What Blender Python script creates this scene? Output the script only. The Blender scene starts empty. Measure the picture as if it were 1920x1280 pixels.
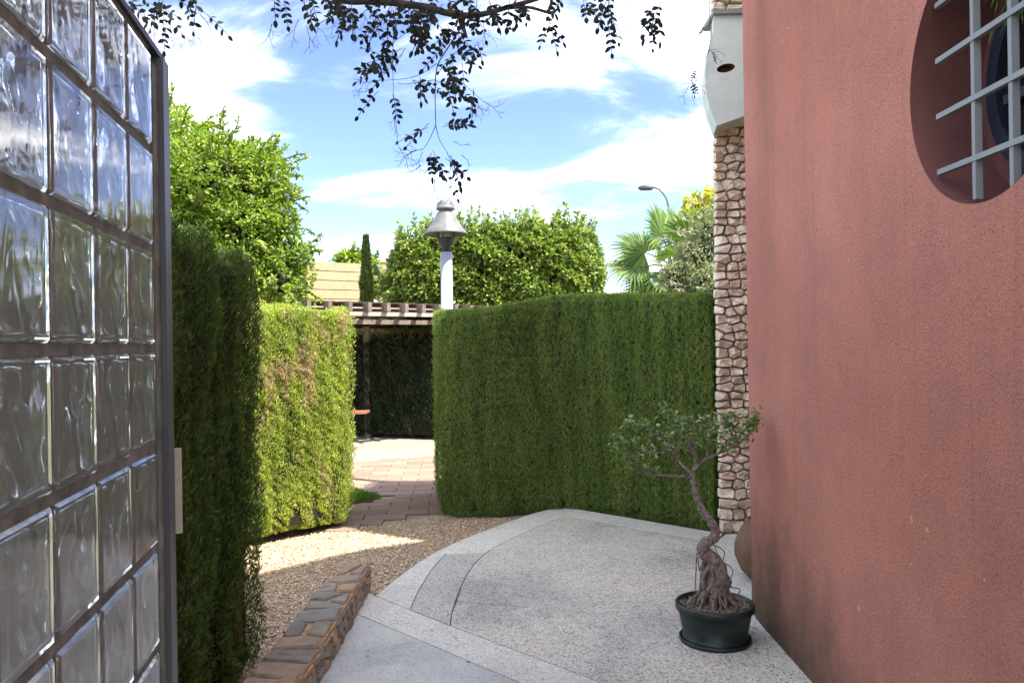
import bpy, bmesh, math, random
import numpy as np
from mathutils import Vector, Matrix, Euler
from mathutils.geometry import tessellate_polygon
random.seed(7); RNG = np.random.default_rng(7)
PI = math.pi; R = math.radians
sc = bpy.context.scene
C = sc.collection

# ------------------------------------------------------------------ camera
cam = bpy.data.cameras.new('camera'); camo = bpy.data.objects.new('camera', cam); C.objects.link(camo)
cam.sensor_width = 36.0; cam.lens = 36.0*1500/1920
cam.clip_start = 0.05; cam.clip_end = 2000
CM = Euler((R(90.08), 0, 0)).to_matrix() @ Matrix.Rotation(R(-0.9), 3, 'Z')
camo.matrix_world = Matrix.Translation((0, 0, 1.6)) @ CM.to_4x4()
sc.camera = camo
# ------------------------------------------------------------------ sky and sun
SUN_EL = 58.0
SUN_AZ = math.atan2(0.85, -0.53)            # clockwise from +Y
sun = bpy.data.lights.new('sun', 'SUN'); suno = bpy.data.objects.new('sun', sun); C.objects.link(suno)
sun.energy = 2.1; sun.angle = R(0.53); sun.color = (1.0, 0.93, 0.82)
sd = Vector((math.sin(SUN_AZ)*math.cos(R(SUN_EL)), math.cos(SUN_AZ)*math.cos(R(SUN_EL)), math.sin(R(SUN_EL))))
suno.rotation_euler = sd.to_track_quat('Z', 'Y').to_euler(); suno.location = (8, -6, 20)
sc.view_settings.view_transform = 'Standard'; sc.view_settings.look = 'None'
sc.view_settings.exposure = 2.82; sc.view_settings.gamma = 1.0
w = bpy.data.worlds.new('World'); sc.world = w; w.use_nodes = True
nt = w.node_tree; nd = nt.nodes; lk = nt.links
bg = nd['Background']
sky = nd.new('ShaderNodeTexSky'); sky.sky_type = 'NISHITA'; sky.sun_disc = False
sky.sun_elevation = R(SUN_EL); sky.sun_rotation = SUN_AZ
sky.altitude = 2500; sky.air_density = 1.0; sky.dust_density = 0.7; sky.ozone_density = 4.0
tc = nd.new('ShaderNodeTexCoord')
sep = nd.new('ShaderNodeSeparateXYZ'); lk.new(tc.outputs['Generated'], sep.inputs[0])
def wm(op, a, b=None, c=None, clamp=False):
    n = nd.new('ShaderNodeMath'); n.operation = op; n.use_clamp = clamp
    for i, v in enumerate((a, b, c)):
        if v is None: continue
        if isinstance(v, (int, float)): n.inputs[i].default_value = v
        else: lk.new(v, n.inputs[i])
    return n.outputs[0]
zc = wm('ADD', wm('MAXIMUM', sep.outputs[2], 0.0), 0.22)
cx = wm('DIVIDE', sep.outputs[0], zc); cy = wm('DIVIDE', sep.outputs[1], zc)
cmb = nd.new('ShaderNodeCombineXYZ'); lk.new(cx, cmb.inputs[0]); lk.new(cy, cmb.inputs[1])
mp = nd.new('ShaderNodeMapping'); lk.new(cmb.outputs[0], mp.inputs[0])
mp.inputs['Rotation'].default_value = (0, 0, R(-24)); mp.inputs['Scale'].default_value = (0.75, 1.25, 1); mp.inputs['Location'].default_value = (2.3, 0.35, 0)
n1 = nd.new('ShaderNodeTexNoise'); lk.new(mp.outputs[0], n1.inputs['Vector'])
n1.inputs['Scale'].default_value = 2.1; n1.inputs['Detail'].default_value = 9; n1.inputs['Roughness'].default_value = 0.60; n1.inputs['Distortion'].default_value = 0.8
# broad bank of cloud ahead-right, another low on the left
def lobe(v, s):
    dp = nd.new('ShaderNodeVectorMath'); dp.operation = 'DOT_PRODUCT'
    vv = Vector(v).normalized(); dp.inputs[1].default_value = vv
    nr = nd.new('ShaderNodeVectorMath'); nr.operation = 'NORMALIZE'; lk.new(tc.outputs['Generated'], nr.inputs[0])
    lk.new(nr.outputs[0], dp.inputs[0])
    return wm('POWER', wm('MAXIMUM', dp.outputs['Value'], 0.0), s)
m = wm('ADD', wm('MULTIPLY', lobe((0.14, 1, 0.30), 34), 0.0), wm('MULTIPLY', lobe((-0.40, 1, 0.27), 420), 0.24))
m = wm('SUBTRACT', m, wm('MULTIPLY', lobe((0.1, 1, 0.04), 120), 0.12))
m = wm('SUBTRACT', m, wm('MULTIPLY', lobe((-0.20, 1, 0.30), 30), 0.15))
cl = wm('ADD', n1.outputs['Fac'], m)
cr = nd.new('ShaderNodeMapRange'); cr.interpolation_type = 'SMOOTHSTEP'; lk.new(cl, cr.inputs[0])
cr.inputs[1].default_value = 0.30; cr.inputs[2].default_value = 0.90
mx = nd.new('ShaderNodeMixRGB'); cf = wm('POWER', cr.outputs[0], 1.75); lk.new(cf, mx.inputs[0]); 
tn = nd.new('ShaderNodeMixRGB'); tn.blend_type = 'MULTIPLY'; tn.inputs[0].default_value = 1; tn.inputs[2].default_value = (0.415, 0.375, 0.43, 1)
lk.new(sky.outputs[0], tn.inputs[1]); lk.new(tn.outputs[0], mx.inputs[1])
mx.inputs[2].default_value = (13.5, 13.2, 12.5, 1)
lk.new(mx.outputs[0], bg.inputs[0]); bg.inputs[1].default_value = 0.13
sc.cycles.use_denoising = True
sc.cycles.max_bounces = 12; sc.cycles.transmission_bounces = 12; sc.cycles.diffuse_bounces = 4; sc.cycles.glossy_bounces = 4
sc.cycles.transparent_max_bounces = 8
sc.cycles.caustics_reflective = False; sc.cycles.caustics_refractive = True

# ------------------------------------------------------------------ helpers
def ray(px, py):
    return CM @ Vector(((px-960)/1500, (640-py)/1500, -1))
def at(px, py, Y):                       # the point at depth Y seen at a photograph pixel
    d = ray(px, py); t = Y/d.y
    return Vector((d.x*t, Y, 1.6+d.z*t))
def G(px, py, z=0.0):                    # the ground point seen at a photograph pixel
    d = ray(px, py); t = (z-1.6)/d.z
    return Vector((d.x*t, d.y*t, z))
def tag(o, label=None, cat=None, group=None, kind=None):
    if label: o['label'] = label
    if cat: o['category'] = cat
    if group: o['group'] = group
    if kind: o['kind'] = kind
    return o
def empty(name, loc=(0, 0, 0)):
    o = bpy.data.objects.new(name, None); C.objects.link(o); o.location = loc; o.empty_display_size = 0.1
    return o
def link(name, me, mat, parent=None, smooth=False):
    if mat is not None and not me.materials: me.materials.append(mat)
    o = bpy.data.objects.new(name, me); C.objects.link(o)
    if parent is not None:
        o.parent = parent
        o.matrix_parent_inverse = PINV.get(parent.name, Matrix.Identity(4))
    if smooth:
        for p in me.polygons: p.use_smooth = True
    return o
PINV = {}
def thing(name, loc, label, cat, group=None):     # children keep world coordinates
    o = empty(name, loc); PINV[o.name] = Matrix.Translation(-Vector(loc)); tag(o, label, cat, group); return o
class MB:
    def __init__(s): s.v = []; s.f = []
    def add(s, vs, fs):
        k = len(s.v); s.v += [tuple(v) for v in vs]; s.f += [tuple(i+k for i in f) for f in fs]
    def box(s, c, d, rz=0, M=None):
        x, y, z = d[0]/2, d[1]/2, d[2]/2
        vs = [Vector((a*x, b*y, e*z)) for e in (-1, 1) for a, b in ((-1, -1), (1, -1), (1, 1), (-1, 1))]
        m = Matrix.Rotation(rz, 3, 'Z') if M is None else M
        vs = [m @ v + Vector(c) for v in vs]
        s.add(vs, [(3, 2, 1, 0), (4, 5, 6, 7), (0, 1, 5, 4), (1, 2, 6, 5), (2, 3, 7, 6), (3, 0, 4, 7)])
    def bar(s, a, b, wd, ht):            # bar from a to b
        a = Vector(a); b = Vector(b); d = b-a
        q = d.to_track_quat('X', 'Z').to_matrix()
        s.box((a+b)/2, (d.length, wd, ht), M=q)
    def tube(s, pts, rad, n=8, cap=True):
        pts = [Vector(p) for p in pts]
        if not hasattr(rad, '__len__'): rad = [rad]*len(pts)
        k0 = len(s.v); up = Vector((0.13, 0.31, 0.94))
        for i, p in enumerate(pts):
            t = (pts[min(i+1, len(pts)-1)]-pts[max(i-1, 0)]).normalized()
            a = t.cross(up)
            if a.length < 1e-3: a = t.cross(Vector((1, 0, 0)))
            a.normalize(); b = t.cross(a); up = b.cross(t) if False else up
            for j in range(n):
                an = 2*PI*j/n; s.v.append(tuple(p+(a*math.cos(an)+b*math.sin(an))*rad[i]))
        for i in range(len(pts)-1):
            for j in range(n):
                j2 = (j+1) % n
                s.f.append((k0+i*n+j, k0+i*n+j2, k0+(i+1)*n+j2, k0+(i+1)*n+j))
        if cap:
            s.f.append(tuple(k0+j for j in range(n))[::-1]); s.f.append(tuple(k0+(len(pts)-1)*n+j for j in range(n)))
    def lathe(s, prof, c=(0, 0, 0), n=32, sx=1, sy=1):
        k0 = len(s.v)
        for r, z in prof:
            for j in range(n):
                an = 2*PI*j/n; s.v.append((c[0]+r*sx*math.cos(an), c[1]+r*sy*math.sin(an), c[2]+z))
        for i in range(len(prof)-1):
            for j in range(n):
                j2 = (j+1) % n
                s.f.append((k0+i*n+j, k0+i*n+j2, k0+(i+1)*n+j2, k0+(i+1)*n+j))
    def prism(s, poly, z0, z1, taper=None):    # poly ccw list of (x,y)
        n = len(poly); top = taper or poly
        s.add([(p[0], p[1], z0) for p in poly]+[(p[0], p[1], z1) for p in top],
              [tuple(range(n))[::-1], tuple(range(n, 2*n))]+[(i, (i+1) % n, n+(i+1) % n, n+i) for i in range(n)])
    def mesh(s, name):
        me = bpy.data.meshes.new(name); me.from_pydata(s.v, [], s.f); me.update(); return me
    def build(s, name, mat, parent=None, smooth=False):
        return link(name, s.mesh(name), mat, parent, smooth)
def np_mesh(name, V, F, mat, parent=None, smooth=False):    # V (n,3), F (m,k)
    me = bpy.data.meshes.new(name); V = np.ascontiguousarray(V, dtype=np.float32); F = np.ascontiguousarray(F, dtype=np.int32)
    me.vertices.add(len(V)); me.vertices.foreach_set('co', V.ravel())
    m, k = F.shape; me.loops.add(m*k); me.loops.foreach_set('vertex_index', F.ravel())
    me.polygons.add(m); me.polygons.foreach_set('loop_start', np.arange(m, dtype=np.int32)*k)
    me.polygons.foreach_set('loop_total', np.full(m, k, dtype=np.int32))
    me.update(calc_edges=True); me.validate()
    return link(name, me, mat, parent, smooth)
def unit(a): return a/np.maximum(np.linalg.norm(a, axis=1, keepdims=True), 1e-9)
KITE = [(0, 0), (0.42, 0.5), (1, 0), (0.42, -0.5)]
OVAL = [(0, 0), (0.22, 0.38), (0.55, 0.5), (0.85, 0.26), (1, 0), (0.85, -0.26), (0.55, -0.5), (0.22, -0.38)]
HEXA = [(0, 0), (0.3, 0.45), (0.72, 0.42), (1, 0), (0.72, -0.42), (0.3, -0.45)]
def leaves(name, P, D, N, L, W, mat, parent, shape=KITE, fold=0.18):
    P = np.asarray(P, float); D = unit(np.asarray(D, float)); N = unit(np.asarray(N, float))
    S = unit(np.cross(D, N)); N = np.cross(S, D)
    L = np.broadcast_to(L, (len(P),))[:, None]; W = np.broadcast_to(W, (len(P),))[:, None]
    k = len(shape); V = np.zeros((len(P), k, 3))
    for i, (t, s) in enumerate(shape):
        V[:, i] = P+D*L*t+S*W*s+N*W*abs(s)*fold*2*1.0-N*L*0.12*t*t
    F = np.arange(len(P)*k).reshape(-1, k)
    o = np_mesh(name, V.reshape(-1, 3), F, mat, parent); tag(o, kind='stuff'); return o
def nz(P, f, seed=0):                     # cheap smooth noise about -1..1
    r = np.random.default_rng(seed); out = np.zeros(len(P))
    for _ in range(6):
        d = r.normal(size=3); d /= np.linalg.norm(d); out += np.sin(P @ d*f*r.uniform(0.7, 1.6)*2*PI+r.uniform(0, 6.28))
    return out/3.0
def inpoly(x, y, poly):
    c = False; n = len(poly)
    for i in range(n):
        x1, y1 = poly[i][:2]; x2, y2 = poly[i-1][:2]
        if (y1 > y) != (y2 > y) and x < (x2-x1)*(y-y1)/(y2-y1)+x1: c = not c
    return c
def voronoi(seeds, x0, x1, y0, y1, sx=1.0):
    out = []
    for i, s in enumerate(seeds):
        poly = [(x0, y0), (x1, y0), (x1, y1), (x0, y1)]
        for j, t in enumerate(seeds):
            if i == j: continue
            if abs(s[0]-t[0]) > 1.0 or abs(s[1]-t[1]) > 1.0: continue
            mx_, my_ = (s[0]+t[0])/2, (s[1]+t[1])/2
            dx, dy = (t[0]-s[0])*sx, (t[1]-s[1])
            g = lambda p: (p[0]-mx_)*dx+(p[1]-my_)*dy
            new = []
            for a, b in zip(poly, poly[1:]+poly[:1]):
                ga, gb = g(a), g(b)
                if ga <= 0: new.append(a)
                if (ga < 0 < gb) or (gb < 0 < ga):
                    q = ga/(ga-gb); new.append((a[0]+(b[0]-a[0])*q, a[1]+(b[1]-a[1])*q))
            poly = new
            if len(poly) < 3: break
        if len(poly) >= 3: out.append(poly)
        else: out.append(None)
    return out
def area(p): return 0.5*sum(a[0]*b[1]-b[0]*a[1] for a, b in zip(p, p[1:]+p[:1]))
def inset(poly, d):                       # offset each edge of a ccw polygon inwards by d
    n = len(poly); out = []
    for i in range(n):
        p0, p1, p2 = poly[i-1], poly[i], poly[(i+1) % n]
        e1 = Vector((p1[0]-p0[0], p1[1]-p0[1])); e2 = Vector((p2[0]-p1[0], p2[1]-p1[1]))
        if e1.length < 1e-6 or e2.length < 1e-6: continue
        e1.normalize(); e2.normalize()
        n1_ = Vector((-e1.y, e1.x)); n2_ = Vector((-e2.y, e2.x)); b = n1_+n2_
        if b.length < 0.2: b = n1_.copy()
        b.normalize(); c = max(0.5, b.dot(n1_)); out.append((p1[0]+b.x*d/c, p1[1]+b.y*d/c))
    return out
def stone_mesh(poly, f, depth, proud, joint, rough=0.25):
    # poly in (u,v), f(u,v,w)->world; w is outwards
    p = inset(poly, joint/2)
    if len(p) < 3 or area(p) < 2e-4: return None
    cu = sum(a[0] for a in p)/len(p); cv = sum(a[1] for a in p)/len(p)
    q = []
    for a, b in zip(p, p[1:]+p[:1]):      # cut corners
        for t in (0.10, 0.90): q.append((a[0]+(b[0]-a[0])*t+random.uniform(-.15, .15)*joint, a[1]+(b[1]-a[1])*t+random.uniform(-.15, .15)*joint))
    n = len(q); mb = MB(); tl = (random.uniform(-1, 1)*rough, random.uniform(-1, 1)*rough)
    back = [f(a, b, -depth) for a, b in q]
    mid = [f(a, b, proud*0.35) for a, b in q]
    sh = 0.88
    top = [f(cu+(a-cu)*sh, cv+(b-cv)*sh, proud*(1+random.uniform(-rough, rough))+(a-cu)*tl[0]+(b-cv)*tl[1]) for a, b in q]
    c = f(cu, cv, proud*(1.1+random.uniform(-rough, rough)))
    fs = [(i, (i+1) % n, n+(i+1) % n, n+i) for i in range(n)]+[(n+i, n+(i+1) % n, 2*n+(i+1) % n, 2*n+i) for i in range(n)]
    fs += [(2*n+i, 2*n+(i+1) % n, 3*n) for i in range(n)]
    mb.add(back+mid+top+[c], fs)
    return mb
# ------------------------------------------------------------------ materials
def new_mat(name, base=(0.5, 0.5, 0.5), rough=0.8, metal=0.0, spec=0.3):
    m_ = bpy.data.materials.new(name); m_.use_nodes = True
    b = m_.node_tree.nodes['Principled BSDF']
    b.inputs['Base Color'].default_value = (*base, 1); b.inputs['Roughness'].default_value = rough
    b.inputs['Metallic'].default_value = metal; b.inputs['Specular IOR Level'].default_value = spec
    return m_, m_.node_tree, b
class NB:
    def __init__(s, nt_): s.nt = nt_; s.tc = None
    def n(s, t, **k):
        x = s.nt.nodes.new(t)
        for a, b in k.items(): setattr(x, a, b)
        return x
    def l(s, a, b): s.nt.links.new(a, b)
    def coord(s, kind='Object', scale=(1, 1, 1)):
        t = s.n('ShaderNodeTexCoord'); m_ = s.n('ShaderNodeMapping'); m_.inputs['Scale'].default_value = scale
        s.l(t.outputs[kind], m_.inputs[0]); return m_.outputs[0]
    def pos(s, scale=(1, 1, 1)):
        t = s.n('ShaderNodeNewGeometry'); m_ = s.n('ShaderNodeMapping'); m_.inputs['Scale'].default_value = scale
        s.l(t.outputs['Position'], m_.inputs[0]); return m_.outputs[0]
    def noise(s, v, sc_, det=4, rough=0.55, dist=0):
        x = s.n('ShaderNodeTexNoise'); s.l(v, x.inputs['Vector']); x.inputs['Scale'].default_value = sc_
        x.inputs['Detail'].default_value = det; x.inputs['Roughness'].default_value = rough; x.inputs['Distortion'].default_value = dist
        return x.outputs['Fac']
    def ramp(s, f, stops, interp='LINEAR'):
        x = s.n('ShaderNodeValToRGB'); s.l(f, x.inputs[0]); e = x.color_ramp.elements; x.color_ramp.interpolation = interp
        while len(e) < len(stops): e.new(0.5)
        for q, (p, c) in zip(e, stops):
            q.position = p; q.color = (*c, 1) if hasattr(c, '__len__') else (c, c, c, 1)
        return x.outputs[0]
    def mix(s, f, a, b, mode='MIX'):
        x = s.n('ShaderNodeMixRGB'); x.blend_type = mode
        for i, v in enumerate((f, a, b)):
            if isinstance(v, (int, float)): x.inputs[i].default_value = v if i == 0 else (v, v, v, 1)
            elif isinstance(v, tuple): x.inputs[i].default_value = (*v, 1)
            else: s.l(v, x.inputs[i])
        return x.outputs[0]
    def math(s, op, a, b=0.0, clamp=False):
        x = s.n('ShaderNodeMath'); x.operation = op; x.use_clamp = clamp
        for i, v in enumerate((a, b)):
            if isinstance(v, (int, float)): x.inputs[i].default_value = v
            else: s.l(v, x.inputs[i])
        return x.outputs[0]
    def bump(s, h, bsdf, strength=0.5, dist=0.01):
        x = s.n('ShaderNodeBump'); x.inputs['Strength'].default_value = strength; x.inputs['Distance'].default_value = dist
        s.l(h, x.inputs['Height']); s.l(x.outputs[0], bsdf.inputs['Normal'])
def leaf_mat(name, dark, light, dry=None, dry_amt=0.0, trans=0.35, tip=None, rough=0.5):
    m_, t, b = new_mat(name, dark, rough, spec=0.25); q = NB(t)
    g = q.n('ShaderNodeNewGeometry')
    col = q.ramp(g.outputs['Random Per Island'], [(0.0, dark), (0.75, light), (1.0, tip or light)])
    v = q.pos(); big = q.noise(v, 1.7, 3)
    col = q.mix(0.5, col, q.ramp(big, [(0.3, (0.72, 0.78, 0.72)), (0.7, (1.25, 1.2, 1.1))]), 'MULTIPLY')
    if dry:
        stv = q.noise(q.pos((5, 5, .7)), 1.6, 5, .6); col = q.mix(.8, col, q.ramp(stv, [(.36, (.62, .70, .62)), (.5, (1, 1, 1)), (.66, (1.35, 1.25, 1.15))]), 'MULTIPLY')
        v2 = q.pos((1.6, 1.6, 0.9)); dn = q.noise(v2, 2.1, 5, 0.65, 0.6)
        dm = q.math('ADD', dn, q.math('MULTIPLY', g.outputs['Random Per Island'], 0.10))
        dm = q.ramp(dm, [(0.66-dry_amt, 0.0), (0.74-dry_amt, 0.85)])
        col = q.mix(dm, col, dry)
    q.l(col, b.inputs['Base Color'])
    tr = q.n('ShaderNodeBsdfTranslucent'); q.l(q.mix(1.0, col, (1.15, 1.25, 0.55), 'MULTIPLY'), tr.inputs[0])
    mxs = q.n('ShaderNodeMixShader'); mxs.inputs[0].default_value = trans
    q.l(b.outputs[0], mxs.inputs[1]); q.l(tr.outputs[0], mxs.inputs[2])
    q.l(mxs.outputs[0], t.nodes['Material Output'].inputs[0])
    return m_
def plain(name, col, rough=0.7, metal=0.0, var=0.25, sc_=6.0, bump=0.0, spec=0.3, bsc=60):
    m_, t, b = new_mat(name, col, rough, metal, spec); q = NB(t); v = q.pos()
    n_ = q.noise(v, sc_, 6, 0.6)
    lo = tuple(c*(1-var) for c in col); hi = tuple(min(1, c*(1+var)) for c in col)
    q.l(q.ramp(n_, [(0.3, lo), (0.7, hi)]), b.inputs['Base Color'])
    if bump: q.bump(q.noise(v, bsc, 5, 0.6), b, bump, 0.01)
    return m_
def aggregate(name, cols, size=150, rough=0.75, stain=0.25, bump=0.3):
    m_, t, b = new_mat(name, cols[0], rough); q = NB(t); v = q.pos()
    vo = q.n('ShaderNodeTexVoronoi'); q.l(v, vo.inputs['Vector']); vo.inputs['Scale'].default_value = size
    sp = q.n('ShaderNodeSeparateColor'); q.l(vo.outputs['Color'], sp.inputs[0])
    k = len(cols); st = [(i/k, c) for i, c in enumerate(cols)]
    col = q.ramp(sp.outputs[0], st, 'CONSTANT')
    vo2 = q.n('ShaderNodeTexVoronoi'); q.l(v, vo2.inputs['Vector']); vo2.inputs['Scale'].default_value = size*0.42
    sp2 = q.n('ShaderNodeSeparateColor'); q.l(vo2.outputs['Color'], sp2.inputs[0])
    col = q.mix(q.math('GREATER_THAN', sp2.outputs[1], 0.86), col, cols[-1])
    big = q.noise(v, 1.1, 6, 0.62, 0.4)
    col = q.mix(stain, col, q.ramp(big, [(0.32, (0.45, 0.46, 0.48)), (0.5, (0.9, 0.9, 0.9)), (0.72, (1.15, 1.12, 1.0))]), 'MULTIPLY')
    sm = q.noise(v, 9, 5, 0.7)
    col = q.mix(0.35, col, q.ramp(sm, [(0.35, 0.75), (0.65, 1.1)]), 'MULTIPLY')
    q.l(col, b.inputs['Base Color']); q.bump(vo.outputs['Distance'], b, bump, 0.004)
    return m_
def stone_mat(name, cols, rough=0.85, bump=0.6, sc_=14, grain=90):
    m_, t, b = new_mat(name, cols[0], rough); q = NB(t); v = q.pos()
    oi = q.n('ShaderNodeObjectInfo'); k = len(cols)
    base = q.ramp(oi.outputs['Random'], [(i/(k-1), c) for i, c in enumerate(cols)])
    n_ = q.noise(v, sc_, 7, 0.65, 0.3)
    col = q.mix(0.75, base, q.ramp(n_, [(0.3, (0.55, 0.5, 0.46)), (0.5, (1, 1, 1)), (0.7, (1.35, 1.25, 1.1))]), 'MULTIPLY')
    q.l(col, b.inputs['Base Color']); q.bump(q.noise(v, grain, 6, 0.7), b, bump, 0.008)
    return m_
# stucco with streaks and the grime at the foot of the wall
def stucco(name):
    m_, t, b = new_mat(name, (0.4, 0.15, 0.11), 0.9, spec=0.15); q = NB(t)
    v = q.pos(); big = q.noise(v, 0.9, 4, 0.5)
    col = q.ramp(big, [(0.3, (0.38, 0.155, 0.112)), (0.55, (0.435, 0.185, 0.135)), (0.8, (0.48, 0.215, 0.16))])
    gr = q.noise(v, 90, 3, 0.7); vv = q.n('ShaderNodeTexVoronoi'); q.l(v, vv.inputs['Vector']); vv.inputs['Scale'].default_value = 160
    gg = q.noise(v, 95, 4, 0.75)
    col = q.mix(0.75, col, q.ramp(gg, [(0.30, (0.40, 0.36, 0.34)), (0.46, (0.97, 0.97, 0.97)), (0.68, (1.18, 1.18, 1.18))]), 'MULTIPLY')
    st = q.noise(q.pos((1.6, 1.6, 0.25)), 1.5, 3, 0.5)
    col = q.mix(0.55, col, q.ramp(st, [(0.25, (0.78, 0.82, 0.84)), (0.55, (1, 1, 1))]), 'MULTIPLY')
    mo = q.noise(v, 3.4, 6, 0.65, 0.5)
    col = q.mix(0.5, col, q.ramp(mo, [(0.34, (0.80, 0.84, 0.86)), (0.5, (1, 1, 1)), (0.68, (1.12, 1.10, 1.05))]), 'MULTIPLY')
    pk = q.noise(v, 28, 2, 0.5); col = q.mix(q.ramp(pk, [(0.755, 0.0), (0.775, 0.7)]), col, (0.62, 0.42, 0.34))
    g = q.n('ShaderNodeNewGeometry'); sp = q.n('ShaderNodeSeparateXYZ'); q.l(g.outputs['Position'], sp.inputs[0])
    wob = q.noise(q.pos((2.5, 2.5, 1.2)), 2.2, 6, 0.62)
    h = q.math('ADD', sp.outputs[2], q.math('MULTIPLY', q.math('SUBTRACT', wob, 0.5), -0.9))
    # rising damp is tallest at the corner (Y about 4.6)
    dy = q.math('MULTIPLY', q.math('ABSOLUTE', q.math('SUBTRACT', sp.outputs[1], 4.55)), 0.30)
    h = q.math('ADD', h, dy)
    dm = q.ramp(h, [(0.08, 1.0), (0.38, 0.66), (0.85, 0.0)])
    dcol = q.mix(q.noise(v, 11, 6, 0.7), (0.05, 0.042, 0.034), (0.15, 0.10, 0.07))
    col = q.mix(dm, col, dcol)
    # dark brown vertical stripe beside the curved corner, stronger higher up
    s2 = q.ramp(q.math('ADD', q.math('MULTIPLY', q.math('ABSOLUTE', q.math('SUBTRACT', sp.outputs[1], 4.28)), 1.6), q.math('MULTIPLY', q.noise(q.pos((4, 4, 0.4)), 2.5, 5), 0.7)), [(0.30, 0.42), (0.66, 0.0)])
    dr = q.noise(q.pos((16, 16, .35)), 2.0, 5, .6); col = q.mix(.5, col, q.ramp(dr, [(.30, (.80, .84, .86)), (.45, (1, 1, 1)), (.72, (1.06, 1.05, 1.03))]), 'MULTIPLY')
    s2 = q.math('MULTIPLY', s2, q.ramp(q.math('MULTIPLY', sp.outputs[2], 0.25), [(0.30, 0.25), (0.85, 1.0)]))
    col = q.mix(s2, col, (0.15, 0.085, 0.07))
    q.l(col, b.inputs['Base Color'])
    hh = q.math('ADD', q.math('MULTIPLY', gr, 1.0), q.math('MULTIPLY', vv.outputs['Distance'], 1.2)); hh = q.math('ADD', hh, gg)
    q.bump(hh, b, 0.6, 0.004)
    return m_
M = {}
M['stucco'] = stucco('pink_stucco')
M['stone'] = stone_mat('warm_limestone', [(0.64, 0.55, 0.42), (0.74, 0.65, 0.50), (0.62, 0.50, 0.37), (0.80, 0.74, 0.62)])
M['slate'] = stone_mat('grey_slate', [(0.18, 0.172, 0.15), (0.25, 0.24, 0.21), (0.34, 0.25, 0.165), (0.20, 0.195, 0.17), (0.42, 0.27, 0.15)], sc_=9)
M['mortar'] = plain('dark_joint', (0.20, 0.14, 0.10), 0.95, var=0.4, sc_=20, bump=0.5)
M['ochre'] = plain('ochre_mortar', (0.40, 0.24, 0.12), 0.95, var=0.45, sc_=14, bump=0.8)
M['agg'] = aggregate('grey_aggregate', [(0.58, 0.555, 0.475), (0.45, 0.43, 0.365), (0.68, 0.655, 0.555), (0.52, 0.50, 0.43), (0.78, 0.755, 0.65), (0.32, 0.305, 0.27)], 210, stain=0.6)
M['agg_light'] = aggregate('light_aggregate', [(0.68, 0.68, 0.61), (0.58, 0.58, 0.52), (0.75, 0.755, 0.68), (0.60, 0.59, 0.52), (0.43, 0.43, 0.38)], 230, stain=0.35)
M['agg_mid'] = aggregate('mid_aggregate', [(0.56, 0.54, 0.48), (0.45, 0.43, 0.39), (0.66, 0.63, 0.57), (0.46, 0.43, 0.39), (0.27, 0.26, 0.24)], 220, stain=0.4)
M['slab'] = aggregate('smooth_concrete', [(0.55, 0.57, 0.54), (0.49, 0.51, 0.48), (0.61, 0.63, 0.59), (0.53, 0.55, 0.51), (0.40, 0.42, 0.40)], 280, stain=0.55, bump=0.15)
M['base'] = plain('joint_grey', (0.09, 0.09, 0.085), 0.95, var=0.4)
M['dirt'] = plain('garden_soil', (0.14, 0.10, 0.07), 0.95, var=0.4, bump=0.6)
M['earth'] = plain('far_ground', (0.20, 0.19, 0.12), 0.95, var=0.4, sc_=0.5)
M['gravel_bed'] = plain('gravel_bed', (0.30, 0.24, 0.17), 0.95, var=0.5, sc_=40, bump=0.8)
M['concrete'] = plain('beige_concrete', (0.28, 0.25, 0.19), 0.9, var=0.15, bump=0.2)
M['white_metal'] = plain('pole_white', (0.30, 0.33, 0.36), 0.45, var=0.1)
M['grey_metal'] = plain('frame_grey_metal', (0.085, 0.105, 0.11), 0.45, var=0.2, spec=0.5)
M['lamp_metal'] = plain('aged_lamp_metal', (0.125, 0.13, 0.13), 0.5, var=0.25, sc_=14, spec=0.4)
M['dark_metal'] = plain('dark_metal', (0.05, 0.05, 0.05), 0.5, var=0.3)
M['grille'] = plain('grille_grey', (0.20, 0.215, 0.21), 0.5, var=0.08)
M['cream'] = plain('cream_plastic', (0.50, 0.50, 0.40), 0.5, var=0.1)
M['bar_brown'] = plain('brown_glazing_bar', (0.165, 0.20, 0.175), 0.85, var=0.45, sc_=18, bump=0.3)
M['balcony'] = plain('pale_render', (0.58, 0.66, 0.60), 0.85, var=0.12, sc_=5, bump=0.25)
M['recess'] = plain('recess_brown', (0.13, 0.05, 0.045), 0.9, var=0.15, bump=0.3)
M['brown_pot'] = plain('brown_clay', (0.16, 0.095, 0.06), 0.85, var=0.2, bump=0.3)
M['pot'] = plain('dark_green_pot', (0.006, 0.017, 0.014), 0.45, var=0.5, spec=0.5)
M['soil'] = plain('potting_bark', (0.09, 0.06, 0.045), 0.95, var=0.6, sc_=60, bump=1.0)
M['bark'] = plain('grey_bark', (0.22, 0.175, 0.14), 0.9, var=0.75, sc_=55, bump=1.0, bsc=140)
M['limb'] = plain('dark_bark', (0.045, 0.033, 0.028), 0.9, var=0.4, sc_=30, bump=0.8)
M['wood'] = plain('weathered_wood', (0.17, 0.135, 0.11), 0.8, var=0.3, sc_=9, bump=0.3)
M['wood_pale'] = plain('pale_weathered_wood', (0.36, 0.32, 0.27), 0.8, var=0.2, sc_=9)
M['wood_dark'] = plain('dark_wood', (0.06, 0.042, 0.032), 0.8, var=0.3, sc_=9)
M['redwood'] = plain('red_brown_bench', (0.30, 0.11, 0.075), 0.6, var=0.2)
M['tan'] = plain('tan_boards', (0.34, 0.26, 0.15), 0.85, var=0.12, sc_=8)
M['tan2'] = plain('tan_render', (0.33, 0.26, 0.18), 0.9, var=0.1)
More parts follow.
